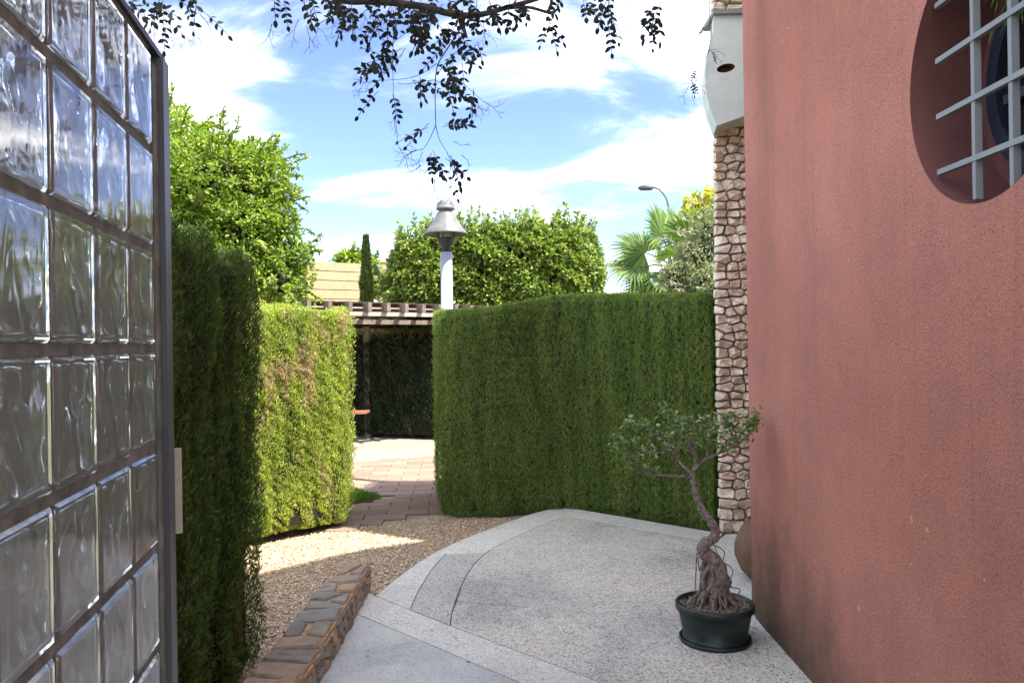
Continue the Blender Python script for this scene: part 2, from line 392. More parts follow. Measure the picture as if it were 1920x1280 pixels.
M['white_wall'] = plain('far_white_wall', (0.6, 0.6, 0.58), 0.9, var=0.1)
M['blue_frame'] = plain('navy_frame', (0.012, 0.020, 0.034), 0.5, var=0.2)
M['pane'] = new_mat('dark_pane', (0.008, 0.008, 0.010), 0.08, spec=0.5)[0]
def paver_mat():
    m_, t, b = new_mat('terracotta_paver', (0.4, 0.28, 0.2), 0.9); q = NB(t); oi = q.n('ShaderNodeObjectInfo')
    col = q.ramp(oi.outputs['Random'], [(0, (0.20, 0.125, 0.09)), (0.4, (0.26, 0.172, 0.125)), (0.7, (0.23, 0.165, 0.13)), (1, (0.29, 0.21, 0.155))])
    v = q.pos(); col = q.mix(0.6, col, q.ramp(q.noise(v, 25, 6, 0.7), [(0.3, 0.7), (0.7, 1.15)]), 'MULTIPLY')
    q.l(col, b.inputs['Base Color']); q.bump(q.noise(v, 120, 3), b, 0.4, 0.004); return m_
M['paver'] = paver_mat()
def pebble_mat():
    m_, t, b = new_mat('pebbles', (0.4, 0.3, 0.2), 0.85); q = NB(t); g = q.n('ShaderNodeNewGeometry')
    col = q.ramp(g.outputs['Random Per Island'], [(0, (0.24, 0.15, 0.085)), (0.3, (0.40, 0.27, 0.16)), (0.55, (0.50, 0.37, 0.23)), (0.8, (0.56, 0.45, 0.31)), (0.93, (0.68, 0.60, 0.47)), (1, (0.16, 0.11, 0.08))])
    q.l(col, b.inputs['Base Color']); return m_
M['pebble'] = pebble_mat()
def glass_mat():
    m_, t, b = new_mat('wavy_glass', (0.93, 0.97, 0.96), 0.02, spec=0.5); q = NB(t)
    b.inputs['Transmission Weight'].default_value = 1.0; b.inputs['IOR'].default_value = 1.5
    v = q.pos((1, 1, 1)); b.inputs['Roughness'].default_value = 0.03
    q.bump(q.noise(q.pos((1, 1, .4)), 12, 2, .4, .6), b, 0.17, 0.010)
    df = q.n('ShaderNodeBsdfDiffuse'); df.inputs[0].default_value = (0.66, 0.78, 0.76, 1)
    ms = q.n('ShaderNodeMixShader'); ms.inputs[0].default_value = 0.15; q.l(b.outputs[0], ms.inputs[1]); q.l(df.outputs[0], ms.inputs[2])
    q.l(ms.outputs[0], t.nodes['Material Output'].inputs[0])
    return m_
M['glass'] = glass_mat()
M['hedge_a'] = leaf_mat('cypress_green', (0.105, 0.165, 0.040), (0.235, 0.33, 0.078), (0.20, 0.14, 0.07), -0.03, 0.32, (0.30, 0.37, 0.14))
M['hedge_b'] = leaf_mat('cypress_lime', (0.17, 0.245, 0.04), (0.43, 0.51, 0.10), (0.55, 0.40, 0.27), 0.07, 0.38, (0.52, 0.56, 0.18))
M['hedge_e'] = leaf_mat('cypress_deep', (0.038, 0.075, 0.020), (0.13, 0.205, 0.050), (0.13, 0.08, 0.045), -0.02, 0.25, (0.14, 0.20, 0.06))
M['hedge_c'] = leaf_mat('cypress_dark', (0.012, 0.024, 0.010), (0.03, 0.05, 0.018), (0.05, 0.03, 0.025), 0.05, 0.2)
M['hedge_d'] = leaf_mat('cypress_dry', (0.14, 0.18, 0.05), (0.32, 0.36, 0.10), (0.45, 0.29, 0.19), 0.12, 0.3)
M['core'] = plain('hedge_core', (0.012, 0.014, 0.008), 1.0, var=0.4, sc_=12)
M['leaf_tree'] = leaf_mat('pinnate_green', (0.10, 0.175, 0.03), (0.26, 0.36, 0.06), None, 0, 0.42, (0.42, 0.49, 0.09))
M['leaf_ficus'] = leaf_mat('ficus_green', (0.08, 0.14, 0.035), (0.24, 0.32, 0.065), None, 0, 0.34, (0.42, 0.46, 0.11), 0.38)
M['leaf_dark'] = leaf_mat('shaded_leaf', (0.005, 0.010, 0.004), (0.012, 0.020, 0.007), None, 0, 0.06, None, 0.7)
M['leaf_bonsai'] = leaf_mat('bonsai_leaf', (0.075, 0.14, 0.04), (0.20, 0.32, 0.09), None, 0, 0.3, (0.46, 0.56, 0.34), 0.3)  # palest tone puts the leaf glints into the colour
M['leaf_cypress'] = leaf_mat('tall_cypress', (0.03, 0.06, 0.02), (0.09, 0.12, 0.035), None, 0, 0.25)
M['leaf_silver'] = leaf_mat('silver_leaf', (0.15, 0.19, 0.10), (0.34, 0.38, 0.25), None, 0, 0.3)
M['leaf_yellow'] = leaf_mat('yellow_green', (0.24, 0.26, 0.04), (0.50, 0.48, 0.07), None, 0, 0.35)
M['palm'] = leaf_mat('palm_blade', (0.06, 0.12, 0.03), (0.15, 0.23, 0.06), None, 0, 0.35, (0.24, 0.30, 0.10))
M['grass'] = leaf_mat('lawn_grass', (0.07, 0.15, 0.02), (0.16, 0.26, 0.05), None, 0, 0.4)

# ------------------------------------------------------------------ ground and terrace
mb = MB(); mb.add([(-400, -60, -.09), (400, -60, -.09), (400, 900, -.09), (-400, 900, -.09)], [(0, 1, 2, 3)])
tag(mb.build('ground', M['earth']), kind='structure')
def slab(name, poly, z1, z0, mat, parent, gap=0.003, label=None):
    q_ = []
    for p in poly:
        if not q_ or math.dist(q_[-1], (p[0], p[1])) > .004: q_.append((p[0], p[1]))
    if math.dist(q_[0], q_[-1]) < .004: q_.pop()
    poly = q_
    if area(poly) < 0: poly = poly[::-1]
    p1 = inset(poly, gap); p2 = inset(poly, gap+0.002); mb = MB(); n = len(p1)
    mb.add([(a, b, z0) for a, b in p1]+[(a, b, z1-.002) for a, b in p1]+[(a, b, z1) for a, b in p2],
           [tuple(2*n+i for i in t_) for t_ in tessellate_polygon([[Vector((a, b, 0)) for a, b in p2]])]+[(i, (i+1) % n, n+(i+1) % n, n+i) for i in range(n)]+[(n+i, n+(i+1) % n, 2*n+(i+1) % n, 2*n+i) for i in range(n)])
    o = mb.build(name, mat, parent)
    if label: o['label'] = label
    return o
g = lambda *ps: [G(*p) for p in ps]
outer = [(704, 1116), (724, 1099), (745, 1082), (765, 1067), (787, 1052), (817, 1034), (850, 1018), (888, 1002), (926, 988), (985, 966), (1050, 948.5)]
arc1 = [(835, 1038), (820, 1054), (806, 1072), (785, 1106), (768, 1142)]
arc2 = [(844, 1171), (848, 1145), (856, 1120), (866, 1095), (878, 1072), (893, 1052), (912, 1035), (935, 1021), (959, 1009), (1010, 986), (1062, 965)]
ter_poly = g(*outer)+[Vector((1.72, 6.62, 0)), Vector((2.6, 6.6, 0)), Vector((2.6, -3.0, 0)), Vector((-0.95, -3.0, 0)), G(560, 1290), G(650, 1142), G(690, 1108)]
terr = empty('terrace'); tag(terr, kind='structure')
mb = MB(); tp = [(p.x, p.y) for p in ter_poly]; tp = tp[::-1] if area(tp) < 0 else tp
mb.prism(inset(tp, 0.004), -0.09, -0.008); mb.build('terrace_base', M['base'], terr)
slab('border_band', g(*outer)+g(*arc2[::-1][:5])+g(*arc1)+g((704, 1116)), 0, -.06, M['agg_light'], terr, label='pale curved border band of the terrace')
slab('middle_band', g(*arc1[::-1])+g((912, 1035), *arc2[:6][::-1]), 0, -.06, M['agg_mid'], terr)
cor = G(1050, 948.5); inn = G(1062, 965)
p_r_out = Vector((1.715, 6.60, 0)); p_r_in = Vector((1.56, 6.30, 0))
slab('border_band', [cor, p_r_out, p_r_in, inn], 0, -.06, M['agg_light'], terr)
# pale strip that follows the curved foot of the pink wall
wl = [(p_r_out.x+.02, p_r_out.y-.012), (2.2, 6.58), (2.2, 4.6), (1.46, 4.43), (1.30, 4.45), (1.28, 4.75), (1.33, 5.1), (1.42, 5.5), (1.50, 5.9), (p_r_in.x+.004, p_r_in.y)]
slab('wall_strip', wl, 0, -.06, M['agg_light'], terr, label='pale strip along the foot of the pink wall')
j0, j1 = G(856, 1127), G(1330, 1152)
D1 = G(844, 1172); D2 = G(1132, 1280); dd = (D2-D1); D3 = D1+dd*2.1
right_in = [Vector((1.50, 5.9, 0)), Vector((1.42, 5.5, 0)), Vector((1.33, 5.1, 0)), Vector((1.28, 4.75, 0)), Vector((1.30, 4.45, 0))]
A2 = g(*arc2)
slab('field_slab', [j0]+A2[3:]+[p_r_in]+right_in[:4]+[Vector((1.295, 4.47, 0))], 0, -.06, M['agg'], terr, label='wide grey aggregate slab at the back of the terrace')
slab('field_slab', [D1, A2[1], j0, Vector((1.295, 4.47, 0)), Vector((1.46, 4.43, 0)), Vector((1.9, 4.3, 0)), Vector((1.9, D3.y, 0)), D3], 0, -.06, M['agg'], terr, label='grey aggregate slab under the potted tree')
E1 = G(650, 1142); E2 = G(767, 1191); E3 = G(978, 1280); E4 = E3+(E3-E2)*1.9
slab('diagonal_band', [E1, G(690, 1109), G(704, 1116), G(768, 1142), D1, D2, D3, E4, E3, E2], 0, -.06, M['agg_light'], terr, label='pale diagonal band crossing the terrace')
slab('smooth_slab', [E1, E2, E3, E4, Vector((2.5, E4.y-.1, 0)), Vector((2.5, -2.9, 0)), Vector((-0.93, -2.9, 0)), Vector((-0.97, 2.5, 0)), G(565, 1280), G(600, 1220)], 0, -.06, M['slab'], terr, label='smooth bluish concrete slab nearest the viewer')

# gravel bed and pebbles
gb = [(-3.4, 1.0), (-0.9, 1.0), (0.5, 7.8), (-0.5, 7.9), (-0.95, 7.56), (-1.62, 7.12), (-3.4, 6.9)]
mb = MB(); mb.prism(gb, -.085, -.055); tag(mb.build('gravel_bed', M['gravel_bed']), kind='structure')
terp2 = [(p.x, p.y) for p in ter_poly]
def wall_line(y):                       # centre line of the low stone wall, X at depth y
    return -1.075+0.02*math.sin((y-2)*1.2)
pts = []
while len(pts) < 36000:
    y = 3.0+(8.1-3.0)*random.random()**0.8; x = random.uniform(-2.9, 0.3)
    if not inpoly(x, y, gb) or inpoly(x, y, terp2): continue
    if y < 5.3 and x > -1.20: continue
    pts.append((x, y))
n = len(pts); P = np.array(pts); s = RNG.uniform(0.0045, 0.0105, n)*(1+0.25*(RNG.random(n) > 0.93)); z = -.055+RNG.uniform(0.0, 0.012, n)
oct_ = np.array([(1, 0, 0), (0.3, 0.9, 0.1), (-0.7, 0.6, 0), (-0.8, -0.6, 0), (0.35, -0.9, 0), (0.05, 0.1, 0.75), (0.1, 0, -0.6)])
V = oct_[None]*RNG.uniform(0.75, 1.25, (n, 7, 3)); an = RNG.uniform(0, 6.28, n); ca, sa = np.cos(an)[:, None], np.sin(an)[:, None]
V = np.stack([V[..., 0]*ca-V[..., 1]*sa, V[..., 0]*sa+V[..., 1]*ca, V[..., 2]], -1)*s[:, None, None]
V[..., 0] += P[:, 0:1]; V[..., 1] += P[:, 1:2]; V[..., 2] += z[:, None]
F = np.array([(0, 1, 5), (1, 2, 5), (2, 3, 5), (3, 4, 5), (4, 0, 5)])
F = (F[None]+np.arange(n)[:, None, None]*7).reshape(-1, 3)
o = np_mesh('gravel', V.reshape(-1, 3), F, M['pebble'], None, smooth=True); tag(o, kind='stuff')
o['label'] = 'brown and cream gravel between the hedges and the terrace'; o['category'] = 'gravel'

# paved path
path = empty('paved_path'); tag(path, kind='structure')
mb = MB(); mb.prism([(-7, 6.9), (-1.62, 7.12), (-.95, 7.56), (0.5, 8.8), (0.5, 17), (-7, 17)], -.086, -.052); mb.build('path_bed', M['gravel_bed'], path)
grass_poly = [G(600, 890), G(650, 908), G(716, 929), G(690, 934), G(655, 941), G(600, 955)]
grass_poly = [(p.x, p.y) for p in grass_poly]
ppoly = [(-1.95, 6.9), (-1.62, 7.12), (-1.25, 7.36), (-.95, 7.56), (-.45, 8.0), (-.3, 12.1), (-4.2, 10.2), (-2.6, 8.0)]
pvm = []
for k in range(4):
    q = MB(); a, b = .196, .096; r_ = .006
    q.v = [(-a, -b, -.02), (a, -b, -.02), (a, b, -.02), (-a, b, -.02), (-a, -b, .0), (a, -b, 0), (a, b, 0), (-a, b, 0), (-a+r_, -b+r_, .004), (a-r_, -b+r_, .004), (a-r_, b-r_, .004), (-a+r_, b-r_, .004)]
    q.f = [(0, 1, 5, 4), (1, 2, 6, 5), (2, 3, 7, 6), (3, 0, 4, 7), (4, 5, 9, 8), (5, 6, 10, 9), (6, 7, 11, 10), (7, 4, 8, 11), (8, 9, 10, 11)]
    me = q.mesh('paver'); me.materials.append(M['paver']); pvm.append(me)
rz = R(4); cnt = 0
for j in range(-2, 32):
    for i in range(-14, 8):
        u = (i+0.5*(j % 2))*0.40; v_ = j*0.20
        x = -1.2+u*math.cos(rz)-v_*math.sin(rz); y = 7.2+u*math.sin(rz)+v_*math.cos(rz)
        if not inpoly(x, y, ppoly) or inpoly(x, y, grass_poly): continue
        px_ = 960+1500*x/y
        if px_ < 560: continue
        cnt += 1
        if cnt > 298: break
        o = link('paver', pvm[cnt % 4], None, path); o.location = (x, y, -.034+random.uniform(-.002, .002)); o.rotation_euler = (random.uniform(-.006, .006), random.uniform(-.006, .006), rz)
mb = MB(); mb.prism([(-7, 9.2), (-4.2, 10.2), (-.3, 12.1), (1.5, 13.0), (1.5, 16.5), (-7, 16.5)], -.05, -.034)
tag(mb.build('concrete_patio', M['concrete']), kind='structure')
mb = MB(); mb.prism(grass_poly if area(grass_poly) > 0 else grass_poly[::-1], -.05, -.03); tag(mb.build('lawn_soil', M['dirt']), kind='structure')
gp = []
while len(gp) < 7000:
    x = random.uniform(-3.2, -1.2); y = random.uniform(7.6, 10.4)
    if inpoly(x, y, grass_poly): gp.append((x, y, -.03))
gp = np.array(gp); D = RNG.normal(size=(len(gp), 3))*0.45; D[:, 2] = 1
o = leaves('grass', gp, D, RNG.normal(size=(len(gp), 3)), RNG.uniform(.03, .065, len(gp)), 0.006, M['grass'], None)
o['label'] = 'small wedge of bright green lawn beside the paved path'; o['category'] = 'grass'

# ------------------------------------------------------------------ low stone wall
lw = thing('low_stone_wall', (-1.08, 4.0, 0), 'low slate-topped stone wall with ochre joints edging the gravel', 'wall')
WT = 0.17; HWd = 0.115
wy0, wy1 = 1.6, 5.27
def wl_(y): return -1.085+0.03*math.sin((y-2.2)*0.9)
mb = MB(); ny = 24; LL, RR = [], []
for i in range(ny+1):
    y = wy0+(wy1-wy0)*i/ny
    xl = wl_(y)-HWd; xr = wl_(y)+HWd
    if y > 4.7: xl += (y-4.7)*0.14
    LL.append((xl, y)); RR.append((xr, y))
mb.prism(RR+LL[::-1], -.08, WT-.012); mb.build('wall_core', M['ochre'], lw)
seeds = []
y = wy0
while y < wy1:
    k = random.choice((1, 1, 2)); 
    for i in range(k): seeds.append(((i+.5)/k*2*HWd+random.uniform(-.03, .03), y-wy0+random.uniform(-.03, .03)))
    y += random.uniform(0.13, 0.20)
def ftop(u, v, w_):
    y = v+wy0; x = wl_(y)-HWd+u
    if y > 4.7: x = wl_(y)-HWd+(y-4.7)*0.14+u*(1-(y-4.7)*0.14/(2*HWd))
    return (x, y, WT-.012+w_)
for p in voronoi(seeds, -.005, 2*HWd+.005, 0, wy1-wy0, 0.7):
    if p is None: continue
    b_ = stone_mesh(p, ftop, .03, .014, .014 if random.random() < .6 else .03, .06)
    if b_: b_.build('stone', M['slate'], lw)
seeds = []; v = .03
for row in range(3):
    y = 0.0
    while y < wy1-wy0:
        seeds.append((y+random.uniform(-.02, .02), row*.055+.03+random.uniform(-.012, .012))); y += random.uniform(.09, .2)
def fside(u, v, w_): return (wl_(u+wy0)+HWd+w_, u+wy0, v)
for p in voronoi(seeds, 0, wy1-wy0, 0.002, WT-.02, 0.3):
    if p is None: continue
    b_ = stone_mesh(p, fside, .03, .008, .012, .2)
    if b_: b_.build('stone', M['slate'], lw)
def fend(u, v, w_): return (wl_(wy1)-HWd+.08+u, wy1+w_, v)

# ------------------------------------------------------------------ hedges
def hedge(name, poly, h, mat, label, dens, L, W, zb=0.0, top_dens=1.0, groove=None, coremat=None, group='clipped cypress hedges', hfun=None, clump=0.05, deep=.07, vis=None, streak=1.0):
    poly = [(p[0], p[1]) for p in poly]
    if area(poly) < 0: poly = poly[::-1]
    cx_ = sum(p[0] for p in poly)/len(poly); cy_ = sum(p[1] for p in poly)/len(poly)
    t = thing(name, (cx_, cy_, 0), label, 'hedge', group)
    hf = hfun or (lambda x, y: h)
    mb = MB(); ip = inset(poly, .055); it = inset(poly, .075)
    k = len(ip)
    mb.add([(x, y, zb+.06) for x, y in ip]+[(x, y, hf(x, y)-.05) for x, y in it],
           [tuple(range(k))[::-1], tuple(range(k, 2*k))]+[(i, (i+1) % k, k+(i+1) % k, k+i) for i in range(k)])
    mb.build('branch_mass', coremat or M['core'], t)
    if zb > 0.03:                       # stems showing under the skirt
        q = MB(); per = 0
        for i in range(len(ip)):
            a, b = ip[i], ip[(i+1) % len(ip)]; d = math.dist(a, b); m_ = max(1, int(d/.16))
            for j in range(m_):
                f = (j+random.random()*.8)/m_; x = a[0]+(b[0]-a[0])*f; y = a[1]+(b[1]-a[1])*f
                x += (cx_-x)*.05; y += (cy_-y)*.05
                q.tube([(x, y, -.06), (x+random.uniform(-.03, .03), y, zb*.5), (x+random.uniform(-.05, .05), y, zb+.15)], [.018, .014, .01], 6)
        q.build('stem', M['limb'], t)['kind'] = 'stuff'
    Ps, Ns = [], []
    for i in range(len(poly)):
        a = np.array(poly[i]); b = np.array(poly[(i+1) % len(poly)]); e = b-a; ln = np.linalg.norm(e)
        if ln < 1e-3: continue
        nrm = np.array([e[1], -e[0]])/ln
        mid = (a+b)/2; facing = np.dot(nrm, -mid) > 0
        d_ = dens if facing else dens*0.22
        m_ = int(ln*(h-zb)*d_)
        f = RNG.random(m_); zz = zb+(h-zb)*RNG.random(m_)
        p = np.zeros((m_, 3)); p[:, :2] = a+e*f[:, None]; p[:, 2] = zz
        nn = np.zeros((m_, 3)); nn[:, :2] = nrm
        Ps.append(p); Ns.append(nn)
    # top
    xs = [p[0] for p in poly]; ys = [p[1] for p in poly]
    m_ = int((max(xs)-min(xs))*(max(ys)-min(ys))*dens*top_dens*.5); k_ = 0; tp_ = []
    rx = RNG.uniform(min(xs), max(xs), m_); ry = RNG.uniform(min(ys), max(ys), m_)
    for x, y in zip(rx, ry):
        if inpoly(x, y, poly): tp_.append((x, y, h))
    if tp_:
        tp_ = np.array(tp_); Ps.append(tp_); nn = np.zeros_like(tp_); nn[:, 2] = 1; Ns.append(nn)
    P = np.concatenate(Ps); N = np.concatenate(Ns)
    hh = np.array([hf(x, y) for x, y in P[:, :2]])
    P[:, 2] = zb+(P[:, 2]-zb)*(hh-zb)/(h-zb)
    # clumps: vertical streaks plus rounder lumps; holes where sprigs sit deep
    Q = P*np.array([1, 1, .22]); o_ = clump*(.6*nz(Q, 2.2*streak, 3)*streak+.5*nz(P*np.array([1, 1, .5]), 5.0, 4))+.014*nz(P, 13, 5)
    if groove is not None: o_ -= .10*np.exp(-((P[:, 1]-groove)/.05)**2)*(N[:, 2] < .5)
    dp_ = -RNG.random(len(P))**2*deep
    # taper-in near the foot and soft upper edge
    o_ -= .06*np.exp(-(P[:, 2]-zb)/.12)*(N[:, 2] < .5)
    o_ -= .03*np.exp(-(hh-P[:, 2])/.03)*(N[:, 2] < .5)
    P = P+N*(o_+dp_)[:, None]
    D = N*.45+RNG.normal(size=P.shape)*.34; D[:, 2] += .95*(N[:, 2] < .5)
    NN = N+RNG.normal(size=P.shape)*.45; NN[:, 2] += .45
    ln = L*RNG.uniform(.6, 1.35, len(P))
    # ragged sprigs standing up from the top
    leaves('foliage', P, D, NN, ln, W*RNG.uniform(.7, 1.3, len(P)), mat, t)
    return t
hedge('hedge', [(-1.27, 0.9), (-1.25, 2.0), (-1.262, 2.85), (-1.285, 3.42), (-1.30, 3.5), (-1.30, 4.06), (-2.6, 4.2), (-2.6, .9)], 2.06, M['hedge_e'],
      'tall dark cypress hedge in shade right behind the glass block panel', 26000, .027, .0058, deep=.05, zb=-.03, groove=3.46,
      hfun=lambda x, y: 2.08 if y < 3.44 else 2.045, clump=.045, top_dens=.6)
hedge('hedge', [(-3.1, 5.7), (-2.2, 6.46), (-1.60, 7.02), (-1.47, 7.2), (-1.60, 7.75), (-1.80, 8.05), (-3.3, 7.5)], 1.97, M['hedge_b'],
      'sunlit lime green cypress hedge with dry brown patches left of the path', 24000, .028, .008, zb=.015, deep=.05, clump=.055, top_dens=1.0,
      hfun=lambda x, y: 1.92-.05*(x+2.2))
hedge('hedge', [(-.78, 8.0), (-.75, 7.68), (-.64, 7.56), (-.45, 7.50), (-.15, 7.48), (.20, 7.58), (.46, 7.64), (.70, 7.56), (.95, 7.38), (1.675, 6.74), (1.83, 7.08), (2.3, 7.3), (2.3, 8.6), (-.66, 9.0)], 1.97, M['hedge_a'],
      'wide even green cypress hedge behind the terrace, beside the stone wall', 32000, .026, .0052, zb=-.04, deep=.04, clump=.012, top_dens=1.0,
      hfun=lambda x, y: float(np.interp(x, [-.75, -.16, .26, .47, 1.0, 1.7], [1.90, 1.925, 2.01, 2.035, 2.025, 1.975])), streak=1.3)
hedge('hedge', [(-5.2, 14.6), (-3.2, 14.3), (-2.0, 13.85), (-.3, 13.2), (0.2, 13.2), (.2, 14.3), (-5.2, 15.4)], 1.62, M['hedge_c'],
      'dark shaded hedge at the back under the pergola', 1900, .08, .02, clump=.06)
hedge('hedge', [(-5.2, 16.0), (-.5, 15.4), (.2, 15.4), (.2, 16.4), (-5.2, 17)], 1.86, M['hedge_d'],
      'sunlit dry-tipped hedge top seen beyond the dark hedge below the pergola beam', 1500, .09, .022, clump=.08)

# ------------------------------------------------------------------ trees and shrubs
def ell_pts(c, r, n, vol=0.35):
    d = unit(RNG.normal(size=(n, 3))); rr = 1-vol*RNG.random(n)**1.5
    return np.array(c)+d*np.array(r)*rr[:, None], d
def sprays(starts, dirs, length, nl, droop=.3, seg=6):
    """leafy shoots: returns leaf bases, directions and the shoot polylines"""
    P, D, T = [], [], []
    for s0, d0 in zip(starts, dirs):
        p = Vector(s0); d = Vector(d0).normalized(); L_ = length*random.uniform(.5, 1.2); pl = [p.copy()]
        for k in range(seg):
            p = p+d*(L_/seg); d = (d+Vector((random.uniform(-.2, .2), random.uniform(-.2, .2), -droop/seg+random.uniform(-.1, .1)))).normalized(); pl.append(p.copy())
            for j in range(max(1, nl//seg)):
                f = random.random(); q = pl[-2].lerp(pl[-1], f)
                sd_ = Vector((random.gauss(0, 1), random.gauss(0, 1), random.gauss(0, .7))).normalized()
                P.append(q); D.append((d*.6+sd_).normalized())
        T.append(pl)
    return P, D, T
def blob_tree(name, base, blobs, mat, label, cat, leafL, leafW, n_leaf, n_spray, spray_len, droop, top, core=.72, trunk_r=.12, corecol=None, group=None, shape=HEXA, spray_leaves=18, zcut=None):
    t = thing(name, base, label, cat, group)
    mb = MB(); b0 = Vector(base); tp = Vector(top)
    mb.tube([b0, b0.lerp(tp, .35)+Vector((.06, 0, 0)), b0.lerp(tp, .7)-Vector((.05, 0, 0)), tp], [trunk_r, trunk_r*.8, trunk_r*.6, trunk_r*.35], 9)
    mb.build('trunk', M['bark'], t, True)
    tot = sum(r[0]*r[2]+r[1]*r[2]+r[0]*r[1] for c, r in blobs)
    lp, ldir, tw = [], [], MB(); arrP, arrD = [], []
    for c, r in blobs:
        lb = MB(); cc = Vector(c); s0 = b0.lerp(tp, .6)
        lb.tube([s0, s0.lerp(cc, .5)+Vector((0, 0, -.08)), cc, cc+Vector((r[0]*.3, 0, r[2]*.4))], [trunk_r*.45, trunk_r*.33, trunk_r*.22, .01], 6)
        lb.build('limb', M['bark'], t, True)
        w_ = (r[0]*r[2]+r[1]*r[2]+r[0]*r[1])/tot
        n_ = int(n_leaf*w_); p, d = ell_pts(c, r, n_, .5)
        # break the shell into clumps
        cl = nz(p, 1.6/leafL*.05, 11)+.6*nz(p, 3.6/leafL*.05, 12)
        keep = cl > -.55; p = p+d*(cl*.10*min(r))[:, None]
        arrP.append(p[keep]); arrD.append(d[keep]+RNG.normal(size=(keep.sum(), 3))*.75)
        m_ = int(n_spray*w_); p, d = ell_pts(c, np.array(r)*.92, m_, .15)
        P_, D_, T_ = sprays(p, d*np.array([1, 1, .8])+np.array([0, 0, .25]), spray_len, spray_leaves, droop)
        lp += P_; ldir += D_
        for pl in T_: tw.tube(pl, [.006+.004*(len(pl)-i)/len(pl) for i in range(len(pl))], 3, False)
    if lp: arrP.append(np.array(lp)); arrD.append(np.array(ldir))
    P = np.concatenate(arrP); D = np.concatenate(arrD)
    if zcut is not None: k = P[:, 2] > zcut; P, D = P[k], D[k]
    N = RNG.normal(size=P.shape)*.7; N[:, 2] += 1.0
    leaves('crown', P, D, N, leafL*RNG.uniform(.6, 1.25, len(P)), leafW*RNG.uniform(.7, 1.2, len(P)), mat, t, shape)
    if tw.v:
        o = tw.build('twigs', M['bark'], t); o['kind'] = 'stuff'
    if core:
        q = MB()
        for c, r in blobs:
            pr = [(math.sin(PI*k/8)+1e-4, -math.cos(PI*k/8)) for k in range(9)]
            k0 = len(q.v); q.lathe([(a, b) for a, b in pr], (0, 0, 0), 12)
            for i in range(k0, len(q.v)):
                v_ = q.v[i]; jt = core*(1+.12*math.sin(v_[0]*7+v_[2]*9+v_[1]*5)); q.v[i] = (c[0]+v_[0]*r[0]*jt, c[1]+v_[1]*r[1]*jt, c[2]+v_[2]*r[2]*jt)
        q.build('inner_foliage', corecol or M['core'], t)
    return t
Yt = 9.0
def blob(px, py, Y, rx, rz_, ry=None):     # ellipsoid given by its place and half-size in the photograph at depth Y
    c = at(px, py, Y); k = Y/1500
    return (tuple(c), (rx*k, (ry or rx)*k, rz_*k))
blob_tree('broadleaf_tree', (-3.7, 9.6, -.05),
          [blob(300, 290, 9.3, 100, 95), blob(400, 345, 9.0, 100, 90), blob(330, 420, 9.0, 100, 90), blob(470, 330, 9.1, 70, 62), blob(450, 430, 8.8, 70, 75),
           blob(520, 420, 9.0, 38, 50), blob(520, 520, 8.9, 60, 55), blob(240, 380, 9.8, 130, 180), blob(555, 480, 9.1, 26, 26), blob(430, 540, 9, 90, 70)],
          M['leaf_tree'], 'large airy broadleaf tree with drooping shoots behind the dark hedge', 'tree', .060, .026, 70000, 700, .36, .6, (-3.6, 9.4, 3.0), core=.5, spray_leaves=42)
